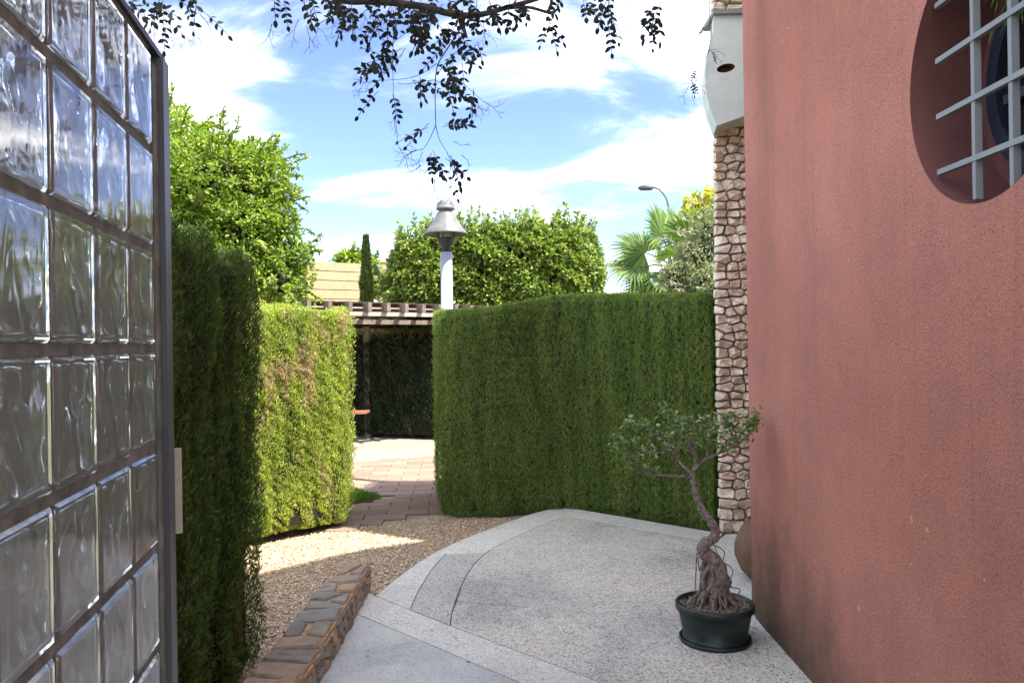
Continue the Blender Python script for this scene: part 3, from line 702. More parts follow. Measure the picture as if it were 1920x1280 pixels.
# square clipped ficus: a rounded box crown
def box_tree(name, x0, x1, y0, y1, z0, z1, mat, label, n, L, W, lean=0.0, nspray=120, group=None, toptilt=0.0, core=.10):
    t = thing(name, ((x0+x1)/2, (y0+y1)/2, -.05), label, 'tree', group)
    mb = MB(); cx_, cy_ = (x0+x1)/2, (y0+y1)/2
    mb.tube([(cx_, cy_, -.05), (cx_+.05, cy_, z0*.6), (cx_, cy_, z0+.5)], [.16, .13, .09], 10); mb.build('trunk', M['bark'], t, True)
    u = RNG.uniform(-1, 1, (n, 3)); ax = RNG.integers(0, 3, n); wts = np.array([1, 1.6, .9]); ax = RNG.choice(3, n, p=wts/wts.sum())
    sg = np.sign(RNG.uniform(-1, 1, n)); sg[ax == 1] = -1*(RNG.random((ax == 1).sum()) < .8)*2+1; sg[ax == 2] = 1
    u[np.arange(n), ax] = sg
    e = 3.0; nr = (np.abs(u)**e).sum(1)**(1/e); u = u/nr[:, None]
    d = unit(u**3); hx, hy, hz = (x1-x0)/2, (y1-y0)/2, (z1-z0)/2
    P = np.stack([cx_+u[:, 0]*hx, cy_+u[:, 1]*hy, (z0+z1)/2+u[:, 2]*hz], 1)
    P[:, 2] += toptilt*(P[:, 0]-cx_)*(P[:, 2]-z0)/(z1-z0)
    cl = nz(P, 1.3, 21)*.5+nz(P, 3.0, 22)*.5+nz(P, 6, 23)*.35
    keep = cl > -.75; P = P+d*(cl*.11-RNG.random(n)**2*.14)[:, None]; P = P[keep]; d = d[keep]
    D = d*.7+RNG.normal(size=P.shape)*.7; D[:, 2] += .3
    m_ = nspray; v = RNG.uniform(-1, 1, (m_, 2)); S = np.stack([cx_+v[:, 0]*hx*.93, cy_+v[:, 1]*hy*.9, np.full(m_, z1-.12)], 1); S[:, 2] += toptilt*(S[:, 0]-cx_)
    S[:, 2] -= np.maximum(0, np.abs(v[:, 0])-.75)*.8
    P2, D2, T2 = sprays(S, [(random.uniform(-.25, .25), random.uniform(-.2, .2), 1) for _ in range(m_)], .42, 24, .05)
    P = np.concatenate([P, np.array(P2)]); D = np.concatenate([D, np.array(D2)])
    N = RNG.normal(size=P.shape)*.6; N[:, 2] += 1; N[:, 1] -= .5
    leaves('crown', P, D, N, L*RNG.uniform(.6, 1.2, len(P)), W*RNG.uniform(.7, 1.2, len(P)), mat, t, HEXA)
    q = MB(); c_ = core*2
    ring = []
    for k in range(20):
        a = 2*PI*k/20; cxx = math.copysign(abs(math.cos(a))**.45, math.cos(a)); syy = math.copysign(abs(math.sin(a))**.45, math.sin(a)); ring.append((cxx, syy))
    def rg(f, z): return [(cx_+a*(hx-c_)*f, cy_+b*(hy-c_)*f, z+toptilt*(a*hx*f)*(z-z0)/(z1-z0)) for a, b in ring]
    vs = rg(.85, z0+.1)+rg(1, z0+.35)+rg(1, z1-.55)+rg(.88, z1-.28)
    q.add(vs, [(r_*20+i, r_*20+(i+1) % 20, (r_+1)*20+(i+1) % 20, (r_+1)*20+i) for r_ in range(3) for i in range(20)]+[tuple(range(60, 80)), tuple(range(20))[::-1]])
    q.build('inner_foliage', M['core'], t)
    q = MB()
    for pl in T2: q.tube(pl, .006, 3, False)
    q.build('twigs', M['bark'], t)['kind'] = 'stuff'
    return t
box_tree('clipped_tree', -2.42, 1.75, 14.7, 16.6, 1.92, 3.80, M['leaf_ficus'], 'big square-clipped broadleaf tree behind the lamp post', 42000, .10, .05, toptilt=.06, nspray=150)
box_tree('clipped_tree', 4.75, 7.8, 21.5, 24, 1.5, 5.55, M['leaf_yellow'], 'yellow-green clipped tree top behind the palm', 14000, .15, .08, toptilt=.10, nspray=60)
blob_tree('small_tree', (-4.3, 21.5, -.05), [blob(655, 490, 21.5, 24, 18), blob(675, 500, 21.5, 22, 25), blob(700, 520, 22, 18, 40)], M['leaf_tree'], 'small rounded tree peeping over the tan boarded building', 'tree', .14, .07, 2600, 30, .3, .1, (-4.3, 21.5, 3.2))
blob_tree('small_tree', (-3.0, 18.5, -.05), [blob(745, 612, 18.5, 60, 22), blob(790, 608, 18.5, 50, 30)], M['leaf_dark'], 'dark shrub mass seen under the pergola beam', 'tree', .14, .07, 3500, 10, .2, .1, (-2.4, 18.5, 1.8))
# slim cypress
t = thing('cypress_tree', (-3.25, 18.0, -.05), 'slim pointed cypress beside the tan boarded building', 'tree')
mb = MB(); mb.tube([(-3.25, 18, -.05), (-3.25, 18, 2), (-3.25, 18, 3.6)], [.07, .05, .015], 7); mb.build('trunk', M['bark'], t, True)
n = 7000; zz = RNG.uniform(0.3, 4.0, n); rr = .135*np.clip((4.02-zz)/1.4, 0, 1)**.8*(1+.15*np.sin(zz*9)); an = RNG.uniform(0, 6.28, n); f = .7+.3*RNG.random(n)
P = np.stack([-3.25+rr*np.cos(an)*f, 18+rr*np.sin(an)*f, zz], 1); D = np.stack([np.cos(an)*.5, np.sin(an)*.5, np.full(n, 1.0)], 1)+RNG.normal(size=(n, 3))*.2
leaves('crown', P, D, RNG.normal(size=(n, 3)), .12, .04, M['leaf_cypress'], t)
blob_tree('silver_shrub', (3.1, 11.6, -.05), [blob(1310, 500, 11.5, 50, 55), blob(1350, 450, 11.5, 55, 60), blob(1275, 525, 11.3, 38, 32), blob(1335, 540, 11.2, 60, 40)], M['leaf_silver'],
          'silvery grey-green bushy tree beside the stone wall', 'tree', .07, .022, 15000, 160, .3, .1, (3.1, 11.6, 2.6), core=.66)
# fan palm
def fan_palm(base, crown, fronds):
    t = thing('fan_palm', base, 'fan palm with spiky green fronds behind the wide hedge', 'palm')
    b0 = Vector(base); c0 = Vector(crown); mb = MB()
    mb.tube([b0, b0.lerp(c0, .5), c0], [.24, .2, .17], 12); mb.build('trunk', M['bark'], t, True)
    for (dx, dz, dy, rad, roll) in fronds:
        d = Vector((dx, dy, dz)); hub = c0+d; dn = d.normalized(); st = MB()
        st.tube([c0, c0+d*.5+Vector((0, 0, .05)), hub], [.025, .018, .012], 5); st.build('frond_stalk', M['palm'], t)
        side = dn.cross(Vector((0, -1, 0))).normalized() if abs(dn.y) < .9 else Vector((1, 0, 0))
        nrm = dn.cross(side).normalized(); side = (side*math.cos(roll)+nrm*math.sin(roll)).normalized(); nrm = side.cross(dn)
        V, F = [], []; nb = 34
        for k in range(nb):
            a = R(-125+250*k/(nb-1)); dr = (dn*math.cos(a)+side*math.sin(a)); L_ = rad*(1-.25*abs(a)/2.2)*random.uniform(.9, 1.05)
            wv = (side*math.cos(a)-dn*math.sin(a)); sp_ = R(250)/(nb-1)
            pm = hub+dr*L_*.55; wm_ = L_*.55*sp_*.55
            tip = hub+dr*L_*.97+Vector((0, 0, -.30*rad*random.uniform(.5, 1.2)))
            p8 = hub+dr*L_*.80+Vector((0, 0, -.06*rad)); i0 = len(V)
            V += [hub, pm+wv*wm_+nrm*.012, pm-wv*wm_+nrm*.012, pm-nrm*.012, p8+wv*wm_*.42, p8-wv*wm_*.42, tip]
            F += [(i0, i0+1, i0+3), (i0, i0+3, i0+2), (i0+1, i0+4, i0+3), (i0+3, i0+5, i0+2), (i0+3, i0+4, i0+5), (i0+4, i0+6, i0+5)]
        np_mesh('frond', np.array([tuple(v) for v in V]), np.array(F), M['palm'], t)
    return t
cp = at(1262, 500, 16)
fr = [(-.22, .60, -.1, .95, .9), (-.55, .30, .1, .9, .5), (-.75, -.02, -.1, .85, 1.0), (.28, .50, -.3, 1.0, .3), (.62, .42, 0, .9, .4), (-.05, .2, -.6, .8, .2), (-.5, -.35, -.3, .8, .4), (.5, .0, -.4, .9, .2),
      (-.15, -.30, -.6, .8, .2), (.1, .75, .3, .8, .4), (.3, -.3, -.5, .8, .1), (-.6, -.55, 0, .7, .7)]
fan_palm((cp.x, 16, -.05), tuple(cp), fr)

# ------------------------------------------------------------------ pink building
pink = thing('pink_building', (2.5, 2.0, 0), 'salmon pink stucco building with curved corner and round window', 'building')
HT = lambda y: 7.0 if y < 2.95 else 7.0-(y-2.95)*1.12  # unseen sloping wall top, shaped to set the shadow edge on the gravel
XW = 1.37; HB = 5.0; cyw, czw, rw = 2.31, 2.40, .415
CR = (XW+1.05, 4.5)
mb = MB()
def quad(y0, z0, y1, z1): mb.add([(XW, y0, z0), (XW, y0, z1), (XW, y1, z1), (XW, y1, z0)], [(0, 1, 2, 3)])
S = .7
quad(-3, 0, cyw-S, 7.0); mb.add([(XW, cyw+S, 0), (XW, cyw+S, HT(cyw+S)), (XW, 4.5, HT(4.5)), (XW, 4.5, 0)], [(0, 1, 2, 3)]); quad(cyw-S, 0, cyw+S, czw-S); quad(cyw-S, czw+S, cyw+S, 7.0)
NS = 64; circ = [(cyw+rw*math.cos(2*PI*k/NS), czw+rw*math.sin(2*PI*k/NS)) for k in range(NS)]
sq = []
for k in range(NS):
    a = 2*PI*k/NS; c_, s_ = math.cos(a), math.sin(a); m_ = max(abs(c_), abs(s_)); sq.append((cyw+S*c_/m_, czw+S*s_/m_))
mb.add([(XW, a, b) for a, b in circ]+[(XW, a, b) for a, b in sq], [(k, NS+k, NS+(k+1) % NS, (k+1) % NS) for k in range(NS)])
prev = None
arcp = [(CR[0]-1.05*math.cos(R(a)), CR[1]+1.05*math.sin(R(a))) for a in range(0, 91, 5)]+[(6.0, 5.55), (6.0, -3.0), (XW, -3.0)]
for a, b in zip(arcp, arcp[1:]):
    mb.add([(a[0], a[1], 0), (b[0], b[1], 0), (b[0], b[1], HT(b[1])), (a[0], a[1], HT(a[1]))], [(0, 1, 2, 3)])
o = mb.build('wall', M['stucco'], pink, True)
# the round window recess
mb = MB(); DP = .24
mb.add([(XW-.001, a, b) for a, b in circ]+[(XW+DP, a, b) for a, b in circ], [(k, (k+1) % NS, NS+(k+1) % NS, NS+k) for k in range(NS)])
mb.build('window_reveal', M['recess'], pink, True)
win = MB(); win.add([(XW+DP, a, b) for a, b in circ], [tuple(range(NS))])
wo = win.build('window_back', M['recess'], pink)
fr_ = MB(); n = 40; c2y, c2z = 2.33, 2.40
for (ra, rb, x_) in ((.33, .275, DP-.022),):
    vs = []
    for r0, xx in ((ra, DP), (ra, x_), (rb, x_), (rb, DP)):
        vs += [(XW+xx, c2y+r0*math.cos(2*PI*k/n), c2z+r0*math.sin(2*PI*k/n)) for k in range(n)]
    fr_.add(vs, [(i*n+k, i*n+(k+1) % n, (i+1)*n+(k+1) % n, (i+1)*n+k) for i in range(3) for k in range(n)])
fr_.build('window_frame', M['blue_frame'], wo)
pn = MB(); pn.add([(XW+DP-.006, c2y+.275*math.cos(2*PI*k/n), c2z+.275*math.sin(2*PI*k/n)) for k in range(n)], [tuple(range(n))]); pn.build('pane', M['pane'], wo)
pn = MB(); pn.box((XW+DP-.03, c2y, c2z-.06), (.03, .40, .03)); pn.build('window_crossbar', M['blue_frame'], wo)
bx_ = XW+.035
for yy in (2.04, 2.22, 2.40):
    hh = math.sqrt(max(0, (rw-.012)**2-(yy-cyw)**2)); q = MB(); q.box((bx_, yy, czw), (.022, .017, 2*hh)); q.build('grille_bar', M['grille'], pink)
for zz in (2.13, 2.31, 2.49, 2.67):
    q = MB(); q.box((bx_-.006, 2.31, zz), (.018, .58, .017)); q.build('grille_bar', M['grille'], pink)
# unseen block added to cast shade on the hedge and path, then the roof
q = MB(); q.prism([(2.45, 4.7), (6.2, 4.7), (6.2, 6.55), (2.45, 6.55)], .002, 7.7); q.build('unseen_shade_block', M['stucco'], pink)
mb = MB(); mb.prism([(XW, -3.0), (6, -3.0), (6, 2.95), (XW, 2.95)], 7.0, 7.15)
ap = [(XW, 2.95), (6.0, 2.95), (6.0, 5.55)]+arcp[:19][::-1]
mb.add([(x, y, HT(y)+.003) for x, y in ap], [tuple(range(len(ap)))]); mb.build('roof', M['balcony'], pink)
# brown rounded pot half behind the corner
bp = thing('clay_pot', (1.615, 5.45, 0), 'big round brown clay pot tucked behind the pink wall corner', 'pot')
mb = MB(); mb.lathe([(.001, 0), (.10, 0), (.16, .06), (.20, .16), (.200, .22), (.175, .30), (.14, .36), (.115, .385), (.12, .40), (.10, .40), (.095, .37), (.001, .32)], (1.665, 5.33, .003), 36)
mb.build('body', M['brown_pot'], bp, True)

# ------------------------------------------------------------------ stone walled building
st = thing('stone_building', (2.6, 6.9, 0), 'rubble stone wall end rising behind the pink building', 'building')
X0, YS = 1.695, 6.62
mb = MB(); mb.prism([(X0+.012, YS+.03), (4.6, YS+.03), (4.6, 7.0), (X0+.12, 7.0)], 0, 5.6); mb.build('wall', M['mortar'], st)
def fst(u, v, w_): return (X0+u-.004*math.sin(v*7), YS+.03-w_, v)
seeds = []
row = 0; v = .02
while v < 5.3:
    hrow = random.uniform(.05, .088); u = random.uniform(-.02, .03)
    while u < .40:
        wd_ = random.uniform(.07, .15); seeds.append((u+wd_/2, v+hrow/2+random.uniform(-.015, .015))); u += wd_
    v += hrow
cells = voronoi(seeds, 0, .40, 0, 5.3, .55); ns = 0
for p in cells:
    if p is None: continue
    vc = sum(a[1] for a in p)/len(p)
    if 3.42 < vc < 4.02 or vc > 4.75: continue
    ju, jw = random.uniform(-.010, .006), random.uniform(-.010, .012)
    b_ = stone_mesh(p, lambda u, v, w_: fst(u+ju, v, w_+jw), .03, .035, .012, .45)
    if b_ and ns < 298: b_.build('stone', M['stone'], st); ns += 1
# pale projecting balcony front with curved side and an oval scupper
def bp_(px, py): p = at(px, py, 6.3); return (p.x, p.z)
prof = [bp_(1392, 26), bp_(1338, 28), bp_(1337, 60), bp_(1327, 95), bp_(1322, 135), bp_(1323, 165), bp_(1330, 200), bp_(1344, 236), bp_(1395, 218)]
prof += [(prof[-1][0]+.75, prof[-1][1]), (prof[0][0]+.75, prof[0][1])]
oc = bp_(1361, 128); oa, ob = .072, .034; NO = 24; mb = MB(); n = len(prof)
ov = [(oc[0]+oa*math.cos(2*PI*k/NO), oc[1]+ob*math.sin(2*PI*k/NO)+.012*math.cos(2*PI*k/NO)) for k in range(NO)]
bm = bmesh.new()
vo_ = [bm.verts.new((x, 6.3, z)) for x, z in prof]; vi_ = [bm.verts.new((x, 6.3, z)) for x, z in ov]
es = [bm.edges.new((vo_[i], vo_[(i+1) % n])) for i in range(n)]+[bm.edges.new((vi_[i], vi_[(i+1) % NO])) for i in range(NO)]
bmesh.ops.triangle_fill(bm, use_beauty=True, edges=es)
vb = [bm.verts.new((x+(.05 if i in (1, 2, 3, 4, 5, 6, 7) else 0), 6.62, z)) for i, (x, z) in enumerate(prof)]
for i in range(n): bm.faces.new((vo_[i], vo_[(i+1) % n], vb[(i+1) % n], vb[i]))
vib = [bm.verts.new((x, 6.40, z)) for x, z in ov]
for i in range(NO): bm.faces.new((vi_[i], vi_[(i+1) % NO], vib[(i+1) % NO], vib[i]))
bm.faces.new(vib)
bmesh.ops.recalc_face_normals(bm, faces=bm.faces)
me = bpy.data.meshes.new('balcony_front'); bm.to_mesh(me); bm.free(); me.materials.append(M['balcony']); me.materials.append(M['brown_pot'])
for p in me.polygons:
    c_ = p.center
    if abs(c_.x-oc[0]) < oa+.004 and abs(c_.z-oc[1]) < ob+.016 and c_.y > 6.31: p.material_index = 1
bo = link('balcony_front', me, None, st); bo['label'] = 'pale green-white balcony front with a brown oval opening'
q = MB(); pa, pb = prof[1], prof[0]; q.bar((pa[0]-.012, 6.44, pa[1]+.008), (pb[0]+.5, 6.44, pb[1]+.01), .36, .03); q.build('coping', M['grille'], bo)

# ------------------------------------------------------------------ glass block gate
gate = thing('glass_block_gate', (-.66, 1.0, 0), 'tall gate panel of wavy glass blocks in a grey metal frame', 'gate')
a0 = Vector((-.717, 1.613, 0)); a1 = Vector((-.614, 1.071, 0)); du = (a1-a0).normalized(); mod = (a1-a0).length/3*1.0
nrm = Vector((0, 0, 1)).cross(du).normalized()
if nrm.x < 0: nrm = -nrm
zt = 1.6+.60; mh = .2; TH = .075; NC, NR = 7, 11
def gp_(u, w_, z): p = a0+du*u+nrm*(w_-TH/2); return (p.x, p.y, z)
def block_mesh(seed):
    rn = random.Random(seed); bw, bh = mod-.015, mh-.0175; K = 20
    ph = [rn.uniform(0, 6.28) for _ in range(6)]
    def wave(a, b, k):
        e = min(1, min(a, 1-a)*7)*min(1, min(b, 1-b)*7)
        return e*(.0025*math.sin(5.0*a*2+2.6*math.sin(b*5.2+ph[0]+k)+ph[1])+.0022*math.sin(8*a-3.2*b+ph[2]+k*2)+.0012*math.sin(11*b+4*math.sin(a*6)+ph[3]+k))
    V, F = [], []
    def sheet(w_, amp, k, flip):
        i0 = len(V)
        mrg = 0 if amp == 0 else .008
        kk = K if amp else 1
        for i in range(kk+1):
            for j in range(kk+1):
                a, b = i/kk, j/kk
                V.append((mrg+(bw-2*mrg)*a, w_+(wave(a, b, k)*amp if amp else 0), mrg+(bh-2*mrg)*b))
        for i in range(kk):
            for j in range(kk):
                q = (i0+i*(kk+1)+j, i0+(i+1)*(kk+1)+j, i0+(i+1)*(kk+1)+j+1, i0+i*(kk+1)+j+1)
                F.append(q if flip else q[::-1])
        return i0, kk
    # outer glass body with softly rounded arrises
    r_ = .005; w0, w1 = -TH/2, TH/2
    i0 = len(V)
    for (w_, m_) in ((w0, r_), (w0+r_, 0), (w1-r_, 0), (w1, r_)):
        V += [(m_, w_, m_), (bw-m_, w_, m_), (bw-m_, w_, bh-m_), (m_, w_, bh-m_)]
    for L_ in range(3):
        for j in range(4):
            j2 = (j+1) % 4; F.append((i0+L_*4+j, i0+L_*4+j2, i0+(L_+1)*4+j2, i0+(L_+1)*4+j)[::-1])
    F.append((i0, i0+1, i0+2, i0+3)); F.append((i0+15, i0+14, i0+13, i0+12))
    # hollow inside with wavy faces
    sA, kA = sheet(w0+.011, 1, 0, False); sB, kB = sheet(w1-.011, -1, 1.7, True)
    def rim(s_, kk): 
        r1 = [s_+i*(kk+1) for i in range(kk+1)]; r2 = [s_+kk*(kk+1)+j for j in range(1, kk+1)]
        r3 = [s_+i*(kk+1)+kk for i in range(kk-1, -1, -1)]; r4 = [s_+j for j in range(kk-1, 0, -1)]
        return r1+r2+r3+r4
    ra, rb = rim(sA, kA), rim(sB, kB); m_ = len(ra)
    for i in range(m_): F.append((ra[i], ra[(i+1) % m_], rb[(i+1) % m_], rb[i]))
    me = bpy.data.meshes.new('glass_block'); me.from_pydata(V, [], F); me.update(); me.materials.append(M['glass'])
    bm = bmesh.new(); bm.from_mesh(me)
    bm.to_mesh(me); bm.free()
    for i, p in enumerate(me.polygons): p.use_smooth = i > 13
    return me
bms = [block_mesh(s) for s in range(6)]
rotm = Matrix(((du.x, nrm.x, 0), (du.y, nrm.y, 0), (0, 0, 1)))
for r_ in range(NR):
    for c_ in range(NC):
        o = link('glass_block', bms[random.randrange(6)], None, gate)
        M4 = rotm.to_4x4(); M4.translation = Vector(gp_(c_*mod+.0075, 0, zt-(r_+1)*mh+.00875)); o.matrix_basis = M4
for r_ in range(NR+1):
    q = MB(); z_ = zt-r_*mh; h_ = .0165
    q.bar(gp_(0, 0, z_), gp_(NC*mod, 0, z_), TH-.012, h_); q.build('glazing_bar', M['bar_brown'], gate)
for c_ in range(NC+1):
    for r_ in range(1):
        q = MB(); q.box(gp_(c_*mod, 0, zt-NR*mh/2), (.0142, TH-.016, NR*mh), M=rotm); q.build('glazing_bar', M['bar_brown'], gate)
q = MB(); Mr = rotm
q.box(gp_(-.029, 0, zt/2-.0), (.044, TH-.004, zt-.04), M=Mr); q.build('inner_stile', M['bar_brown'], gate)
q = MB(); q.box(gp_(-.077, .003, zt/2+.004), (.050, TH+.012, zt+.0), M=Mr); q.build('frame_stile', M['grey_metal'], gate)
q = MB(); q.box(gp_(NC*mod/2-.052, 0, zt+.013), (NC*mod+.104, TH+.004, .012), M=Mr); q.build('top_rail', M['dark_metal'], gate)
lock = MB(); lz0 = at(322, 1012, 1.66).z; lz1 = at(322, 848, 1.66).z
lock.box(gp_(-.110, .046, (lz0+lz1)/2), (.014, .024, lz1-lz0), M=Mr); lock.build('lock_case', M['cream'], gate)
for k in range(8):
    q = MB(); z_ = .25+k*.27; q.box(gp_(-.075, .0425, z_), (.004, .006, .006), M=Mr); q.build('rivet', M['dark_metal'], gate)

# ------------------------------------------------------------------ lamp post
LX = at(838, 560, 9.0).x; k9 = 9/1500
lp = thing('lamp_post', (LX, 9.0, -.05), 'white garden lamp post with grey bell-shaped hood above the hedge', 'lamp post')
def lz(py): return at(836, py, 9.0).z
mb = MB(); mb.lathe([(.0001, 0), (.11, 0), (.11, .03), (.066, .05), (.066, lz(473)+.05), (.0001, lz(473)+.05)], (LX, 9, -.05), 28); mb.build('pole', M['white_metal'], lp, True)
mb = MB(); z0 = lz(472)
mb.lathe([(.0001, z0), (.05, z0), (.055, lz(464)), (.085, lz(457)), (.098, lz(452)), (.100, lz(447)), (.092, lz(446)), (.0001, lz(446))], (LX, 9, 0), 28); mb.build('lamp_bowl', M['dark_metal'], lp, True)
mb = MB(); mb.lathe([(.066, lz(447)), (.066, lz(408))], (LX, 9, 0), 24); mb.build('diffuser', M['cream'], lp, True)
for k in range(6):
    q = MB(); a = k*PI/3+.2; q.tube([(LX+.092*math.cos(a), 9+.092*math.sin(a), lz(450)), (LX+.092*math.cos(a), 9+.092*math.sin(a), lz(415))], .006, 5); q.build('cage_rod', M['dark_metal'], lp)
mb = MB(); mb.lathe([(.236, lz(440)), (.243, lz(441)), (.246, lz(438)), (.205, lz(430)), (.165, lz(421)), (.130, lz(411)), (.108, lz(404)), (.098, lz(400)), (.085, lz(400)), (.12, lz(411)), (.155, lz(422)), (.20, lz(432)), (.236, lz(440))], (LX, 9, 0), 40); mb.build('hood', M['lamp_metal'], lp, True)
mb = MB(); mb.lathe([(.090, lz(402)), (.090, lz(399)), (.076, lz(398.5)), (.076, lz(394)), (.104, lz(393.5)), (.106, lz(392)), (.106, lz(388.5)), (.100, lz(388)), (.099, lz(385)), (.092, lz(381)), (.076, lz(377.5)), (.05, lz(375.5)), (.0001, lz(374.6))], (LX, 9, 0), 32); mb.build('cap', M['lamp_metal'], lp, True)
# far street lamp
sp_ = at(1256, 550, 40); sl = thing('street_lamp', (sp_.x, 40, -.05), 'tall curved-arm street lamp far behind the palm', 'street lamp')
mb = MB(); h1 = at(1252, 385, 40).z; pts = [Vector((sp_.x, 40, -.05)), Vector((sp_.x, 40, h1))]
for px, py in ((1250, 372), (1243, 362), (1236, 355), (1226, 351)): pts.append(at(px, py, 40))
mb.tube(pts, [.10, .07, .06, .055, .05, .045], 8); mb.build('pole', M['lamp_metal'], sl, True)
q = MB(); a, b = at(1196, 352, 40), at(1226, 350.5, 40); m_ = (a+b)/2
q.lathe([(.0001, -.16), (.30, -.15), (.40, -.06), (.38, .02), (.22, .09), (.0001, .12)], (m_.x, 40, m_.z), 16, 1.0, .45); q.build('lamp_head', M['dark_metal'], sl, True)

# ------------------------------------------------------------------ pergola
pg = thing('pergola', (-2.5, 12.9, -.05), 'low timber pergola with exposed rafter ends beyond the hedge gap', 'pergola')
e = Vector((.7071, .7071, 0)); bk = Vector((-.42, .907, 0)); A0 = Vector((-3.1, 11.0, 0))
def pz(p, z): return (p.x, p.y, z)
ext0, ext1 = -1.6, 4.2
def bm_(name, u0, u1, v_, z0, z1, wd, mat, lab=None):
    q = MB(); a = A0+e*u0+bk*v_; b = A0+e*u1+bk*v_; q.bar(pz(a, (z0+z1)/2), pz(b, (z0+z1)/2), wd, z1-z0); o = q.build(name, mat, pg)
    if lab: o['label'] = lab
bm_('beam', ext0, ext1, .10, 2.035, 2.095, .06, M['wood_pale'], 'pale front beam')
bm_('beam', ext0, ext1, .30, 1.915, 1.985, .09, M['wood'])
bm_('beam', ext0, ext1, 3.1, 1.915, 2.035, .09, M['wood_dark'])
bm_('batten', ext0, ext1, .16, 2.150, 2.168, .03, M['wood_pale'])
for k in range(-4, 13):
    u = .34*k; q = MB(); a = A0+e*u-bk*.10; b = A0+e*u+bk*3.4; q.bar(pz(a, 2.165), pz(b, 2.165), .055, .135); q.build('rafter', M['wood'], pg)
for i in range(19):
    u0 = ext0+(ext1-ext0)*i/19; q = MB(); a = A0+e*(u0+.145)+bk*.26; b = A0+e*(u0+.145)+bk*3.6; q.bar(pz(a, 2.246), pz(b, 2.246), .28, .02); q.build('roof_board', M['wood_dark'], pg)
pp = G(695, 813); q = MB(); q.box((pp.x, pp.y-.25, .93), (.10, .10, 1.98)); q.build('post', M['wood'], pg)
for u in (ext0+.2, ext1-.3):
    a = A0+e*u+bk*.3; q = MB(); q.box((a.x, a.y, .93), (.10, .10, 1.96)); q.build('post', M['wood'], pg)
a = A0+e*(ext1-.3)+bk*3.1; q = MB(); q.box((a.x, a.y, .93), (.10, .10, 1.96)); q.build('post', M['wood'], pg)
# bench under the pergola
bc = at(690, 772, 12.6); bn = thing('bench', (bc.x-.6, 12.6, -.034), 'red-brown slatted bench beside the pergola post, cut off by the hedge', 'bench')
zs = bc.z
for k in range(4):
    q = MB(); q.bar((bc.x, 12.45+k*.10, zs), (bc.x-1.3, 12.35+k*.10, zs), .085, .03); q.build('seat_slat', M['redwood'], bn)
for k in range(2):
    q = MB(); q.bar((bc.x-.05, 12.86, zs+.22+k*.14), (bc.x-1.3, 12.76, zs+.22+k*.14), .025, .09); 
    if k == 5: q.build('back_slat', M['redwood'], bn)
for dx in (.30, 1.1):
    q = MB(); x = bc.x-dx; q.tube([(x+.10, 12.42, zs-.02), (x, 12.5, zs-.10), (x-.02, 12.55, .2), (x+.03, 12.45, .02), (x+.10, 12.38, -.01), (x+.13, 12.36, .03)], [.022, .022, .02, .02, .025, .02], 8); q.build('leg', M['redwood'], bn, True)
q = MB(); c_ = G(664, 837); q.lathe([(.0001, -.05), (.05, -.045), (.07, 0), (.05, .045), (.0001, .05)], (c_.x, c_.y, .012), 16, 1.3, 1)
o = q.build('stone_ball', M['cream']); tag(o, 'small pale rounded stone on the patio at the edge of the sunlit hedge', 'stone')

# ------------------------------------------------------------------ far buildings
ba, bb = at(574, 489, 20.0), at(679, 491, 20.9)
tb = thing('boarded_building', ((ba.x+bb.x)/2, 20.5, -.09), 'tan horizontally boarded block above the pergola', 'building')
dv = Vector((bb.x-ba.x, bb.y-ba.y, 0)); ln = dv.length; dv.normalize(); bk2 = Vector((-dv.y, dv.x, 0)); ztp = ba.z
q = MB(); c_ = [(ba.x, ba.y), (bb.x, bb.y), (bb.x+bk2.x*2, bb.y+bk2.y*2), (ba.x+bk2.x*2, ba.y+bk2.y*2)]
q.prism([(x+bk2.x*.04, y+bk2.y*.04) for x, y in c_], -.09, ztp-.01); q.build('wall', M['wood_dark'], tb)
zz = ztp
for k in range(12):
    h_ = .235; q = MB(); a = Vector((ba.x, ba.y, zz-h_/2)); b = Vector((bb.x, bb.y, zz-h_/2-.0)); q.bar(a, b, .05, h_-.018); q.build('board', M['tan'], tb); zz -= h_
q = MB(); q.box((ba.x-.07, ba.y+.15, ztp/2-.15), (.12, .12, ztp-.1)); q.build('corner_post', M['wood'], tb)
th = thing('tan_house', (-3.4, 26, -.09), 'tan rendered house glimpsed left of the big square tree', 'building')
pa = at(702, 492, 25); q = MB(); q.prism([(pa.x, 25), (pa.x+2.4, 26), (pa.x+1.8, 28), (pa.x-.3, 27)], -.09, pa.z); q.build('wall', M['tan2'], th)
q = MB(); q.prism([(pa.x-.05, 24.95), (pa.x+2.45, 25.95), (pa.x+1.8, 28.05), (pa.x-.35, 27.05)], pa.z+.003, pa.z+.09); q.build('roof', M['tan'], th)
q = MB(); q.box((pa.x+.75, 25.2, 1.9), (.5, .12, .7), rz=.39); q.build('window', M['pane'], th)
wb = at(1158, 545, 60); wh = thing('white_house', (wb.x, 60, -.09), 'distant low white house between the square tree and the palm', 'building')
q = MB(); q.box((wb.x, 61, wb.z/2), (1.6, 2, wb.z)); q.build('wall', M['white_wall'], wh)
q = MB(); q.box((wb.x+1.2, 61.2, wb.z/2-.4), (1.6, 2, wb.z-.9)); q.build('annexe', M['white_wall'], wh)
q = MB(); q.tube([(wb.x+.4, 61, wb.z), (wb.x+.4, 61, wb.z+1.9)], .03, 5); q.build('antenna', M['grey_metal'], wh)
q = MB(); q.box((wb.x-.1, 59.98, wb.z-.6), (.5, .06, .5)); q.build('window', M['pane'], wh)

